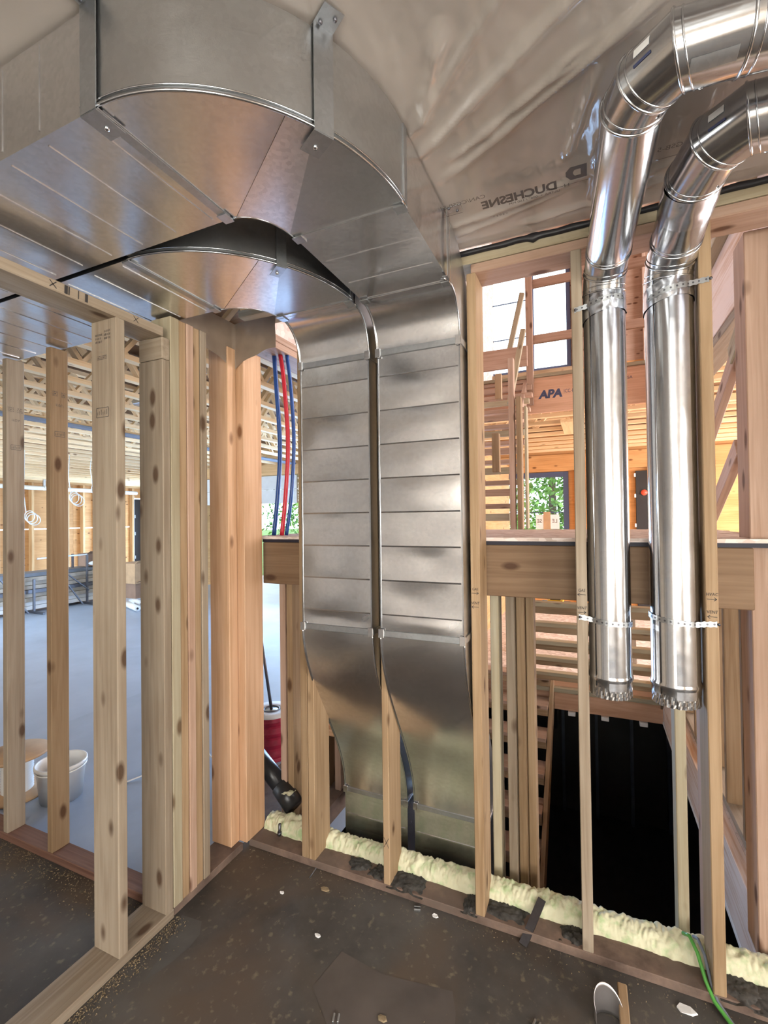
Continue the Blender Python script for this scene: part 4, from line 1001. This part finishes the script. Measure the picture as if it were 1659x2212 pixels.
def window(n_, label, x0, x1, z0, z1, y=9.0, bars_=(), w=0.07):
    o = empty('window_%d' % n_, ((x0 + x1) / 2, y, z0), label, 'window', kind='structure')
    for lo, hi in (((x0, y - .03, z0), (x0 + w, y + .05, z1)), ((x1 - w, y - .03, z0), (x1, y + .05, z1)), ((x0 + w, y - .03, z0), (x1 - w, y + .05, z0 + w)), ((x0 + w, y - .03, z1 - w), (x1 - w, y + .05, z1))): box('frame', lo, hi, 'window_frame', o)
    for z in bars_: box('glazing_bar', (x0 + w, y - 0.005, z - 0.008), (x1 - w, y + 0.01, z + 0.008), 'window_frame', o, 0)
    box('pane', (x0 + w, y + 0.012, z0 + w), (x1 - w, y + 0.016, z1 - w), 'glass', o, 0)
    return o
window(1, 'left tall dark-framed window high over the stairs, blown out by the sky', -2.0, -0.98, 4.3, 6.75, bars_=(5.0, 5.68))
window(2, 'right tall dark-framed window high over the stairs', -0.98, -0.28, 4.3, 6.75, bars_=(4.95,))
window(3, 'dark-framed window at floor level with trees outside', -1.70, -0.36, 0.3, 2.45, bars_=(1.72,), w=0.09)
d1 = empty('door_1', (0.78, 9, 0), 'black entry door in the orange far wall', 'door', kind='structure')
box('leaf', (0.70, 8.93, 0.0), (1.05, 8.99, 2.40), 'dark_door', d1)
for z in (2.3, 1.95, 1.45): box('hinge', (0.675, 8.92, z), (0.70, 8.935, z + 0.06), 'paper', d1, 0)
lathe('tag', [(0, 0.0), (0.05, 0.0), (0.05, 0.01), (0, 0.01)], 'orange_plastic', d1, Mw=axes((0.82, 8.925, 2.03), (1, 0, 0), (0, 0, 1)), k=14)
sg_ = empty('lease_sign', (-0.72, 8.93, 1.4), 'white paper sign taped inside the tree-view window', 'sign')
box('sheet', (-0.92, 8.93, 1.42), (-0.52, 8.935, 1.68), 'paper', sg_, 0)
box('tape', (-0.79, 8.926, 1.40), (-0.67, 8.93, 1.73), 'cardboard', sg_, 0)
text('print', 'LE', 0.10, axes((-0.60, 8.928, 1.56), (-1, 0, 0), (0, 0, 1)), 'print_ink', sg_); text('print', 'SE', 0.10, axes((-0.86, 8.928, 1.56), (-1, 0, 0), (0, 0, 1)), 'print_ink', sg_)
rf = empty('roof', (0, 5, 7), 'roof deck above the great room and hall', 'roof', kind='structure')
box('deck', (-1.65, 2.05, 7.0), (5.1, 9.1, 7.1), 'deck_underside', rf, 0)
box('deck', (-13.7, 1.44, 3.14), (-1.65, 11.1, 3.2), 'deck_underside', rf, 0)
gs2 = empty('wall_great_side', (5, 6, 0), 'side wall of the great room with a tall opening added for light', 'wall', kind='structure')
for lo, hi in (((5.0, 2.05, -0.4), (5.1, 4.5, 7)), ((5.0, 8.7, -0.4), (5.1, 9.1, 7)), ((5.0, 4.5, -0.4), (5.1, 8.7, 0.5)), ((5.0, 4.5, 6.4), (5.1, 8.7, 7))): box('panel', lo, hi, 'far_studs', gs2, 0)
wd_ = empty('wall_divider', (-1.68, 5, 0), 'partition between hall and stairwell, strand board over the plates', 'wall', kind='structure')
box('panel', (-1.72, 2.05, 2.70), (-1.66, 9.1, 7.0), 'osb', wd_, 0)
box('plate', (-1.74, 2.05, 2.60), (-1.565, 7.7, 2.638), 'pine_pink', wd_); box('plate', (-1.74, 2.05, 2.64), (-1.565, 7.7, 2.678), 'pine_pink', wd_)
box('panel', (-1.66, 1.9, 3.1), (5.1, 2.05, 7.0), 'osb', wd_, 0)
box('panel', (-1.45, 5.3, 0), (-1.40, 9.0, 2.6), 'far_studs', wd_, 0)
# basement walls
bw = empty('wall_basement', (0, 6, -2.7), 'dark basement walls down the stairwell', 'wall', kind='structure')
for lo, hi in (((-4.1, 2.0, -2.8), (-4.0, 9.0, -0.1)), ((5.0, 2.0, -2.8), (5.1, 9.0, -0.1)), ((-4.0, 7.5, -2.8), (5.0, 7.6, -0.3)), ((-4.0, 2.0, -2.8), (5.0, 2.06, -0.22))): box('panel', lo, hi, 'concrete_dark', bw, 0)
for x in (-0.9, -0.45, 0.0, 0.45, 0.9): box('stud', (x, 7.40, -2.7), (x + 0.04, 7.5, -0.33), 'steel_grey', bw, 0)
tube_b = tube('basement_duct', [(-1.6, 6.6, -0.95), (-0.45, 6.6, -0.95)], 0.2, 'galvanized_brushed', None, 24)
tag(tube_b, 'dim round duct end hanging in the dark basement', 'duct')

# second floor open-web joists (run along x beyond the well)
def webjoist(p0, p1, z0, z1, label, group, webs, mat='joist_wood', parent_kind='joist'):
    p0, p1 = Vector(p0), Vector(p1); d = (p1 - p0).normalized(); ln = (p1 - p0).length; side = Vector((-d.y, d.x, 0))
    o = empty('web_joist', tuple((p0 + p1) / 2 + Vector((0, 0, z0))), label, 'joist', group)
    for z in (z0 + 0.019, z1 - 0.019): beam('chord', p0 + Vector((0, 0, z)), p1 + Vector((0, 0, z)), 0.064, 0.038, mat, o, wdir=side, ch=0)
    step = 0.48; k = 0
    while webs and k * step / 2 + step / 2 <= min(ln, webs):
        a = p0 + d * (k * step / 2); b = p0 + d * ((k + 1) * step / 2)
        za, zb = (z0 + 0.03, z1 - 0.03) if k % 2 == 0 else (z1 - 0.03, z0 + 0.03)
        beam('web', a + Vector((0, 0, za)), b + Vector((0, 0, zb)), 0.05, 0.03, mat, o, wdir=side, ch=0); k += 1
    return o
ORD = 'first second third fourth fifth sixth seventh eighth ninth tenth eleventh twelfth thirteenth fourteenth fifteenth sixteenth seventeenth eighteenth nineteenth twentieth twenty-first twenty-second twenty-third twenty-fourth twenty-fifth twenty-sixth twenty-seventh twenty-eighth'.split()
for k in range(8): webjoist((-1.6, 5.5 + 0.42 * k, 0), (4.9, 5.5 + 0.42 * k, 0), 2.755, 3.09, ORD[k] + ' open-web second-floor joist behind the blue-printed rim', 'second-floor joists', 2.6 if k < 3 else 0)
for k in range(6): webjoist((0.82, 2.75 + 0.42 * k, 0), (4.9, 2.75 + 0.42 * k, 0), 2.72, 3.05, ORD[k] + ' open-web joist back from the wall, right of the streaked rim', 'joists right of the stairwell', 1.5 if k < 3 else 0)
d2 = empty('subfloor_upper', (1, 7, 3.1), 'second-floor sheathing above the joists', 'floor', kind='structure')
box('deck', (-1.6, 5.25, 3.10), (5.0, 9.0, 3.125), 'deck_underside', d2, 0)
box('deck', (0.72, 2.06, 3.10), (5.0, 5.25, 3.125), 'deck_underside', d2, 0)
fb = empty('loose_board', (-0.3, 6.0, 2.7), 'pale board slung under the second-floor joists', 'board')
box('board', (-0.30, 5.62, 2.71), (-0.16, 6.5, 2.745), 'joist_wood', fb)
wk = empty('work_light', (-0.4, 6, 0.45), 'yellow and black tool case on the far sawhorse', 'tool')
box('body', (-0.58, 6.0, 0.53), (-0.24, 6.15, 0.61), 'black_plastic', wk, 0.01); box('lid', (-0.50, 5.985, 0.60), (-0.32, 6.12, 0.645), 'tool_yellow', wk, 0.008)
box('handle', (-0.47, 5.98, 0.645), (-0.35, 6.0, 0.66), 'black_plastic', wk, 0.004)
sh = empty('sawhorse', (-0.4, 6.05, 0), 'low timber sawhorse on the far subfloor', 'sawhorse')
box('top', (-0.95, 6.0, 0.49), (0.5, 6.14, 0.53), 'pine', sh)
for x in (-0.88, 0.42):
    for s in (-1, 1): beam('leg', (x, 6.07 + s * 0.16, 0.0), (x, 6.07 + s * 0.03, 0.49), 0.04, 0.06, 'pine', sh)

# ================================================================ HALL
hw = empty('wall_hall_far', (-13.5, 8, 0), 'orange plywood wall with studs at the end of the hall', 'wall', kind='structure')
for y in (1.3, 3.7, 6.14, 8.58): box('panel', (-13.6, y, 0), (-13.5, min(y + 2.436, 10.45), 1.46), 'plywood_orange', hw, 0); box('panel', (-13.6, y, 1.49), (-13.5, min(y + 2.436, 10.45), 2.75), 'plywood_orange', hw, 0)
for y in (5.9, 6.65, 7.42, 8.33, 8.77, 9.19, 9.8, 10.35): box('stud', (-13.5, y, 0), (-13.36, y + 0.06, 2.75), 'far_studs', hw)
box('plate', (-13.5, 1.3, 2.70), (-13.3, 11, 2.78), 'far_studs', hw)
d2_ = empty('door_2', (-13.45, 10.7, 0), 'black doorway in the far hall wall', 'door', kind='structure')
box('leaf', (-13.58, 10.46, 0.0), (-13.48, 11.0, 2.36), 'dark_door', d2_); box('jamb', (-13.52, 10.41, 0.0), (-13.40, 10.455, 2.45), 'paper', d2_)
for z in (0.45, 1.2, 1.75): box('hinge', (-13.40, 10.42, z), (-13.36, 10.47, z + 0.10), 'galvanized_strap', d2_)
box('lintel', (-13.55, 10.41, 2.40), (-13.45, 11.0, 2.75), 'plywood_orange', d2_, 0)
hs_ = empty('wall_hall_side', (-7, 7.8, 0), 'front wall of the hall with wide garage door openings', 'wall', kind='structure')
for lo, hi in (((-2.0, 7.7, 0), (-1.4, 7.9, 3.2)), ((-9.1, 7.7, 0), (-8.9, 7.9, 3.2)), ((-9.1, 7.7, 0), (-9.0, 11.0, 3.2)), ((-8.9, 7.7, 2.55), (-1.4, 7.9, 3.2)), ((-5.25, 7.7, 0), (-5.05, 7.9, 3.2)), ((-13.6, 11.0, 2.5), (-9.0, 11.1, 3.2)), ((-13.6, 11.0, 0), (-12.4, 11.1, 3.2))): box('panel', lo, hi, 'far_studs', hs_, 0)
hl = empty('wall_hall_near', (-8, 1.4, 0), 'near side wall of the hall', 'wall', kind='structure')
box('panel', (-13.6, 1.2, 0), (-11.2, 1.3, 3.2), 'far_studs', hl, 0); box('panel', (-8.0, 1.2, 0), (-5.45, 1.3, 3.2), 'far_studs', hl, 0); box('panel', (-11.2, 1.2, 2.6), (-8.0, 1.3, 3.2), 'far_studs', hl, 0)
gd = empty('garage_door', (-7, 7.85, 2), 'half-raised grey sectional garage door at the bright opening', 'door')
for k in range(2): box('door_panel', (-8.85, 7.72, 1.98 + 0.28 * k), (-5.3, 7.77, 2.255 + 0.28 * k), 'gypsum_white', gd)
for k in range(28):
    x = -2.05 - 0.41 * k
    ye = 7.65 if x > -9.2 else 10.95
    webjoist((x, 1.66, 0), (x, ye, 0), 2.75, 3.11, ORD[k] + ' pale open-web hall ceiling joist counted back from the ducts', 'hall ceiling joists', (5.5 if k < 6 else 4.8) if k < 12 else 0)
sbm = box('steel_beam', (-5.36, 1.7, 2.722), (-5.22, 7.6, 2.748), 'steel_grey'); tag(sbm, 'blue-grey steel strap beam crossing under the hall joists', 'beam')
for k, (x, y, z, w, nm) in enumerate(((-3.4, 2.9, 3.08, 0.6, 'left'), (-4.4, 3.6, 3.08, 0.7, 'middle'))):
    o = box('duct_wrap', (x - w / 2, y, z - 0.12), (x + w / 2, y + 0.25, z), 'foil_tape'); tag(o, 'silvery duct wrap tucked between hall joists, %s one' % nm, 'insulation')
# white drain pipe under the hall ceiling
wp = empty('drain_pipe', (-13.1, 8, 2.55), 'white plastic drain pipe along the top of the orange wall', 'pipe')
tube('run', [(-13.1, 5.5, 2.56), (-13.1, 10.3, 2.53)], 0.055, 'white_plastic', wp, 14)
for y in (7.55, 9.6): box('hanger', (-13.13, y, 2.56), (-13.07, y + 0.05, 2.78), 'galvanized_strap', wp); torus('clamp', (-13.1, y + 0.025, 2.555), (0, 1, 0), 0.06, 0.012, 'white_plastic', wp, 18, 6)
for (y, z, r, lb_) in ((5.34, 2.21, 0.10, 'double loop of white wire hanging right, before the white pipe'), (4.97, 2.06, 0.095, 'white wire loop hanging behind the second stud'), (4.30, 1.75, 0.085, 'white wire loop hanging lowest, by the leftmost stud')):
    o = empty('wire_coil', (-7.79, y, z), lb_, 'wire', 'wire coils hanging in the hall')
    for q in range(3): torus('loop', (-7.79 + 0.02 * q, y + 0.018 * q, z - 0.025 * q), (1, 0.25 - 0.2 * q, 0.1 * q), r, 0.007, 'white_wire', o, 22, 5)
    tube('drop', [(-7.79, y - r * 0.6, z + r * .6), (-7.79, y - r, z + 0.35), (-7.79, y - r + .02, 2.752)], 0.006, 'white_wire', o, 5)
# lumber rack
rk = empty('lumber_rack', (-9.3, 5.7, 0), 'black steel A-frame rack around the lumber pile', 'rack')
for y in (5.20, 6.18):
    for x in (-9.30, -9.75): beam('upright', (x, y, 0), (x, y, 1.0 if y > 6 else 0.62), 0.035, 0.035, 'dark_steel', rk)
    beam('brace', (-9.25, y - 0.12, 0.02), (-9.30, y - 0.55, 0.70), 0.025, 0.025, 'dark_steel', rk); beam('foot', (-9.0, y, 0.02), (-9.9, y, 0.02), 0.04, 0.04, 'dark_steel', rk, wdir=(0, 0, 1))
beam('bar', (-9.3, 5.25, 0.99), (-9.3, 6.18, 1.0), 0.03, 0.03, 'galvanized_strap', rk, wdir=(0, 0, 1)); beam('brace', (-9.27, 5.72, 0.70), (-9.27, 6.2, 0.28), 0.022, 0.022, 'dark_steel', rk)
plain('weathered_board', (0.42, 0.38, 0.33), 0.8, noise_amt=0.3, scale=5)
for i in range(9):
    z = 0.05 + i * 0.075; dx = random.uniform(-0.05, 0.05); mt = ('gypsum_white', 'gypsum_white', 'weathered_board', 'weathered_board', 'dark_steel', 'weathered_board', 'weathered_board', 'weathered_board', 'steel_grey')[i]
    o = box('stacked_board', (-9.85 + dx, 3.6 + dx * 3, z), (-9.42 + dx, 6.95 + dx * 4, z + 0.07), mt)
    tag(o, 'board number %s from the floor in the hall lumber pile' % ('one', 'two', 'three', 'four', 'five', 'six', 'seven', 'eight', 'nine')[i], 'board', 'boards in the hall pile')
    if i == 3: text('print', 'AWK', 0.10, axes((-9.42 + dx + 0.002, 5.65, z + 0.035), (0, 1, 0), (0, 0, 1)), 'truck_blue', o)
def carton(label, lo, hi, mat, tx=None):
    o = empty('cardboard_box', ((lo[0] + hi[0]) / 2, (lo[1] + hi[1]) / 2, lo[2]), label, 'box')
    box('body', lo, hi, mat, o, 0.004)
    zc = hi[2]
    beam('flap', (hi[0], lo[1], zc), (hi[0] + 0.10, lo[1], zc + 0.05), hi[1] - lo[1], 0.004, mat, o, wdir=(0, 1, 0)).location.y += (hi[1] - lo[1]) / 2
    box('tape', (lo[0], (lo[1] + hi[1]) / 2 - 0.025, zc), (hi[0], (lo[1] + hi[1]) / 2 + 0.025, zc + 0.002), 'sawdust', o, 0)
    if tx: text('print', tx, 0.20, axes((hi[0] + 0.002, (lo[1] + hi[1]) / 2 + 0.12, (lo[2] + hi[2]) / 2 + 0.1), (0, 1, 0), (0, 0, 1)), 'ink', o)
carton('upper tan carton marked 3 beside the dark doorway', (-8.7, 6.40, 0.42), (-8.2, 7.0, 0.82), 'cardboard', '3')
carton('lower dark brown carton under the tan one', (-8.7, 6.45, 0.12), (-8.25, 7.0, 0.42), 'cardboard_dark')
carton('brown carton standing on the lumber pile', (-9.75, 6.28, 0.735), (-9.45, 6.70, 1.0), 'cardboard_dark')
for k, (y, z, lb_) in enumerate(((5.98, 0.06, 'nearer white paper roll on the hall floor'), (6.30, 0.07, 'farther white paper roll on the hall floor'))):
    o = empty('paper_roll', (-7.7 - k * 0.3, y, 0), lb_, 'roll', 'paper rolls by the cartons')
    tube('roll', [(-7.6 - k * .3, y, z), (-8.2 - k * .3, y + 0.25, z)], 0.055, 'paper', o, 16); tube('core', [(-7.59 - k * .3, y - .004, z), (-7.62 - k * .3, y + .01, z)], 0.02, 'ink', o, 10)
o = box('foam_board', (-8.75, 6.25, 0.0), (-8.70, 6.40, 0.72), 'paper'); tag(o, 'white panel edge standing left of the cartons', 'panel')
o = tube('tube_roll', [(-9.5, 6.30, 0.80), (-9.35, 6.75, 0.80)], 0.045, 'paper', None, 14); tag(o, 'white tube lying on top of the lumber pile', 'tube')

# wire spool with white cable
sp = empty('cable_spool', (-3.25, 1.72, 0), 'wooden-topped spool of white cable behind the left studs', 'spool')
lathe('flange', [(0.0, 0.018), (0.17, 0.018), (0.175, 0.009), (0.17, 0), (0, 0)], 'cardboard', sp, (-3.25, 1.72, 0.0)); lathe('flange', [(0.03, 0.018), (0.165, 0.018), (0.17, 0.009), (0.165, 0), (0.03, 0)], 'cardboard', sp, (-3.25, 1.72, 0.235))
prof = []
for q in range(14): prof += [(0.075, 0.018 + q * 0.0155), (0.083, 0.018 + q * 0.0155 + 0.0077)]
lathe('winding', prof + [(0.075, 0.235)], 'white_wire', sp, (-3.25, 1.72, 0))
lathe('hub', [(0.034, 0.22), (0.034, 0.262), (0.026, 0.262), (0.026, 0.2)], 'paper', sp, (-3.25, 1.72, 0))
bk = empty('bucket', (-2.955, 1.80, 0), 'open white plastic pail behind the second stud from the left', 'bucket')
lathe('pail', [(0, 0.004), (0.105, 0.004), (0.108, 0.0), (0.128, 0.195), (0.136, 0.197), (0.136, 0.215), (0.129, 0.218), (0.125, 0.21), (0.105, 0.012), (0, 0.010)], 'white_plastic', bk, (-2.955, 1.80, 0), 36)
torus('bail_rim', (-2.955, 1.80, 0.185), (0, 0, 1), 0.131, 0.004, 'white_plastic', bk)
cb = tube('loose_cable', [(-2.75, 1.98, 0.006), (-2.72, 2.06, 0.006), (-2.66, 2.15, 0.02), (-2.60, 2.22, 0.03), (-2.55, 2.28, 0.02), (-2.50, 2.40, 0.006)], 0.005, 'white_wire', None, 6); tag(cb, 'thin white cable snaking on the hall floor past the pail', 'cable')
cb = tube('cable_end', [(-2.52, 2.42, 0.01), (-2.47, 2.44, 0.06), (-2.43, 2.45, 0.065), (-2.41, 2.46, 0.03), (-2.39, 2.47, 0.06)], 0.006, 'white_wire', None, 6); tag(cb, 'white cable end curling up between the left posts', 'cable')
# red wire spool with a rod
rs = empty('wire_spool', (-2.10, 2.72, 0), 'spool of dark red wire behind the corner posts', 'spool')
pr_ = [(0.0, 0.0), (0.15, 0.0), (0.15, 0.012)]
for q in range(18): pr_ += [(0.128 + 0.01 * math.sin(q * 1.3), 0.014 + q * 0.0155), (0.137 + 0.008 * math.sin(q * 1.3), 0.014 + q * 0.0155 + 0.008)]
lathe('winding', pr_ + [(0.12, 0.295)], 'red_wire', rs, (-2.10, 2.72, 0)); lathe('flange', [(0.03, 0.297), (0.03, 0.309), (0.148, 0.309), (0.15, 0.303), (0.148, 0.295)], 'paper', rs, (-2.10, 2.72, 0), 36)
torus('hub_ring', (-2.10, 2.72, 0.311), (0, 0, 1), 0.055, 0.005, 'dark_steel', rs); lathe('hub_cap', [(0, 0.309), (0.05, 0.310), (0.052, 0.306)], 'galvanized_strap', rs, (-2.10, 2.72, 0))
rod = tube('steel_rod', [(-2.10, 2.72, 0.302), (-2.28, 2.80, 0.96)], 0.011, 'dark_steel', None, 8); tag(rod, 'thin dark rod stuck upright in the red wire spool', 'rod')
# black drain pipe at the foot of the corner
bd = empty('drain_elbow', (-1.6, 2.15, 0.1), 'black plastic drain pipe slanting into the foam', 'pipe')
tube('pipe', [(-1.85, 2.22, 0.30), (-1.60, 2.16, 0.165)], 0.048, 'black_plastic', bd, 18); tube('coupling', [(-1.61, 2.162, 0.17), (-1.50, 2.135, 0.095)], 0.055, 'black_plastic', bd, 18)
blob('foam_smear', -1.535, 2.13, 0.028, 0.03, 0.012, 'foam', bd, z0=0.172, seed=4, n=14)
# pick-up truck outside the hall
tk = empty('pickup_truck', (-6.6, 14, 0), 'light blue truck parked outside the hall opening', 'truck')
box('body', (-8.6, 13.2, 0.55), (-6.0, 15.0, 1.30), 'truck_blue', tk, 0.1); box('cab', (-8.0, 13.3, 1.30), (-7.0, 14.9, 1.75), 'truck_blue', tk, 0.12); box('windscreen', (-7.9, 13.28, 1.34), (-7.1, 13.31, 1.68), 'dark_door', tk, 0.01)
for x in (-8.1, -6.6):
    lathe('wheel', [(0, -0.1), (0.34, -0.1), (0.38, -0.06), (0.38, 0.06), (0.34, 0.1), (0, 0.1)], 'black_plastic', tk, Mw=axes((x, 13.25, 0.36), (1, 0, 0), (0, 0, 1)))

# trees outside
def tree(x, y, h, rx, mat, label, seed):
    o = empty('tree', (x, y, -0.5), label, 'tree', 'trees outside'); rd = random.Random(seed)
    tube('trunk', [(x, y, -0.5), (x + rd.uniform(-.2, .2), y, h * 0.5), (x + rd.uniform(-.3, .3), y, h * 0.85)], [0.16, 0.11, 0.05], 'bark', o, 8)
    m = MB()
    for q in range(3200):
        u, v, w = rd.gauss(0, .42), rd.gauss(0, .42), rd.random()
        rr_ = rx * (1.0 - 0.55 * abs(w - 0.35)); p = Vector((x + u * rr_ * 1.4, y + v * rr_, h * (0.12 + 0.9 * w)))
        s = rd.uniform(0.06, 0.14); a = Vector((rd.uniform(-1, 1), rd.uniform(-1, 1), rd.uniform(-1, 1))).normalized(); b = a.cross(Vector((rd.uniform(-1, 1), rd.uniform(-1, 1), 1))).normalized()
        k = len(m.v); m.v += [tuple(p + a * s), tuple(p + b * s * .6), tuple(p - a * s), tuple(p - b * s * .6)]; m.f.append((k, k + 1, k + 2, k + 3))
    m.build('foliage', mat, o, False, origin=(x, y, h / 2))
for i, (x, y, h, rx, mt, lb_) in enumerate(((-1.2, 17, 6.0, 2.2, 'leaf_light', 'bright leafy tree left in the low far window'), (0.8, 19, 6.5, 2.4, 'leaf_dark', 'darker tree on the right in the low far window'), (-3.6, 19, 6.0, 2.2, 'leaf_light', 'tree seen between the stair treads'), (-10.5, 19, 5.5, 3.0, 'leaf_light', 'tree behind the blue truck'), (-13.5, 21, 6, 3.0, 'leaf_dark', 'dark tree left of the blue truck'), (0.2, -9, 4.0, 2.2, 'leaf_light', 'tree behind the photographer, mirrored in the pipes'), (2.6, -10, 4.5, 2.4, 'leaf_dark', 'second tree behind the photographer'))):
    tree(x, y, h, rx, mt, lb_, 50 + i)

# ================================================================ SMALL THINGS ON THE SLAB
sm_ = empty('steel_shim', (-0.24, 1.93, 0), 'dark flat steel strip leaning on the plate before the stairwell', 'strip')
beam('strip', (-0.268, 1.875, 0.004), (-0.208, 2.01, 0.098), 0.032, 0.004, 'dark_steel', sm_, wdir=(1, -0.3, 0), ch=0.001)
gc = tube('green_cable', [(0.285, 2.03, 0.115), (0.300, 2.0, 0.135), (0.318, 1.965, 0.11), (0.335, 1.93, 0.05), (0.352, 1.895, 0.02), (0.385, 1.85, 0.008), (0.42, 1.79, 0.007), (0.47, 1.70, 0.007)], 0.0065, 'green_wire', None, 8); tag(gc, 'bright green cable bent over the foam onto the slab', 'cable')
gc = tube('dark_cable', [(0.318, 2.035, 0.11), (0.328, 2.01, 0.125), (0.340, 1.97, 0.105), (0.350, 1.935, 0.05), (0.362, 1.90, 0.02), (0.392, 1.85, 0.007), (0.425, 1.79, 0.006), (0.47, 1.71, 0.006)], 0.0055, 'steel_grey', None, 8); tag(gc, 'dark grey cable running beside the green one', 'cable')
# curled metal off-cut and wood off-cut in front
oc = empty('metal_offcut', (0.03, 1.70, 0), 'curled sheet metal off-cut standing at the bottom edge', 'offcut')
rows = []
for k in range(9):
    z = 0.10 * k / 8; rows.append([(0.028 + (0.045 + 0.01 * z) * math.cos(a), 1.70 + 0.035 * math.sin(a), 0.001 + z * (0.35 + 0.65 * max(0, math.sin(a * 0.9 - 0.2)))) for a in [math.pi * (0.02 + 1.15 * q / 20) for q in range(21)]])
m = MB(); m.grid(rows); cu = m.build('curl', 'offcut_metal', oc, True, origin=(0.03, 1.7, 0)); s_ = cu.modifiers.new('thick', 'SOLIDIFY'); s_.thickness = 0.0012
wo = empty('wood_offcut', (0.09, 1.66, 0), 'short tan board off-cut lying beside the metal curl', 'offcut')
beam('block', (0.075, 1.58, 0.022), (0.070, 1.80, 0.045), 0.030, 0.035, 'pine_gold', wo)
for (x, y, s, mt, lb_, nm) in ((0.262, 1.845, 0.020, 'paper', 'torn white paper scrap near the green cable', 'paper_scrap'), (-1.115, 1.81, 0.014, 'sawdust', 'pale wood chip near the left double stud', 'wood_chip'), (-0.62, 1.87, 0.010, 'paper', 'white crumb in front of the middle studs', 'wood_chip'), (-1.02, 1.60, 0.009, 'paper', 'white crumb left of the worn floor patch', 'wood_chip'), (-0.66, 1.42, 0.012, 'sawdust', 'wood sliver on the worn floor patch', 'wood_chip'), (-0.45, 1.40, 0.010, 'sawdust', 'thin sliver at the right of the worn patch', 'wood_chip'), (-1.28, 1.72, 0.007, 'paper', 'white speck farthest left on the slab', 'wood_chip')):
    rd = random.Random(lb_); n = 6; vs = []
    for z in (0.001, 0.004): vs += [(x + s * (1 + .5 * rd.random()) * math.cos(a) * 1.2, y + s * .7 * (1 + .4 * rd.random()) * math.sin(a), z + (0.004 * rd.random() if z > .002 else 0)) for a in [2 * math.pi * q / n for q in range(n)]]
    o = pyo(nm, vs, [tuple(range(n))[::-1], tuple(range(n, 2 * n))] + [(q, (q + 1) % n, n + (q + 1) % n, n + q) for q in range(n)], mt, None, False, (x, y, 0)); tag(o, lb_, 'debris')
def clip(x, y, rz, lb_):
    o = empty('metal_clip', (x, y, 0), lb_, 'clip'); c, s = math.cos(rz), math.sin(rz)
    for k in (-1, 1):
        a = Vector((x + k * 0.008 * -s, y + k * 0.008 * c, 0.004)); d = Vector((c, s, 0)) * 0.014
        beam('fin', a - d, a + d, 0.006, 0.008, 'galvanized_strap', o, ch=0.001)
clip(-0.19, 1.60, 1.3, 'small folded metal clip on the open slab'); clip(-0.80, 1.36, 1.9, 'small folded metal clip at the bottom centre'); clip(-0.70, 1.875, 0.3, 'metal clip lying against the back plate')
nl = tube('bent_nail', [(-1.215, 1.84, 0.003), (-1.20, 1.875, 0.03)], 0.003, 'dark_steel', None, 6); tag(nl, 'dark nail sticking up before the left double stud', 'nail')
nl = empty('anchor_bolt', (-1.49, 1.99, 0.034), 'rusty bolt standing in the plate by the corner foam', 'bolt'); tube('shank', [(-1.49, 1.985, 0.034), (-1.488, 1.985, 0.095)], 0.007, 'dark_steel', nl, 8); tube('nut', [(-1.49, 1.985, 0.04), (-1.49, 1.985, 0.052)], 0.012, 'dark_steel', nl, 6)
m = MB(); rd = random.Random(3)
def chip(x, y, s):
    a = rd.uniform(0, 6.28); dx, dy = math.cos(a) * s, math.sin(a) * s; k = len(m.v); z = 0.002 + rd.random() * 0.004
    m.v += [(x - dx, y - dy, .001), (x + dx * .3 - dy * .3, y + dy * .3 + dx * .3, z), (x + dx, y + dy, .0015), (x + dy * .25, y - dx * .25, z * .6)]; m.f.append((k, k + 1, k + 2, k + 3))
for q in range(1100):
    y = rd.uniform(0.7, 1.45); chip(-1.615 + abs(rd.gauss(0, 0.035)), y, rd.uniform(0.002, 0.006))
for q in range(900): chip(rd.uniform(-3.2, -1.78), 1.432 - abs(rd.gauss(0, 0.06)), rd.uniform(0.002, 0.007))
for q in range(350): chip(rd.uniform(-1.6, 0.5), 1.90 - abs(rd.gauss(0, 0.06)), rd.uniform(0.001, 0.004))
for q in range(160): chip(rd.uniform(-1.6, 0.5), rd.uniform(0.7, 1.9), rd.uniform(0.0008, 0.003))
o = m.build('sawdust', 'sawdust', None, False, origin=(-1.0, 1.4, 0)); tag(o, 'fine sawdust and shavings swept along the wall plates', 'sawdust', kind='stuff')
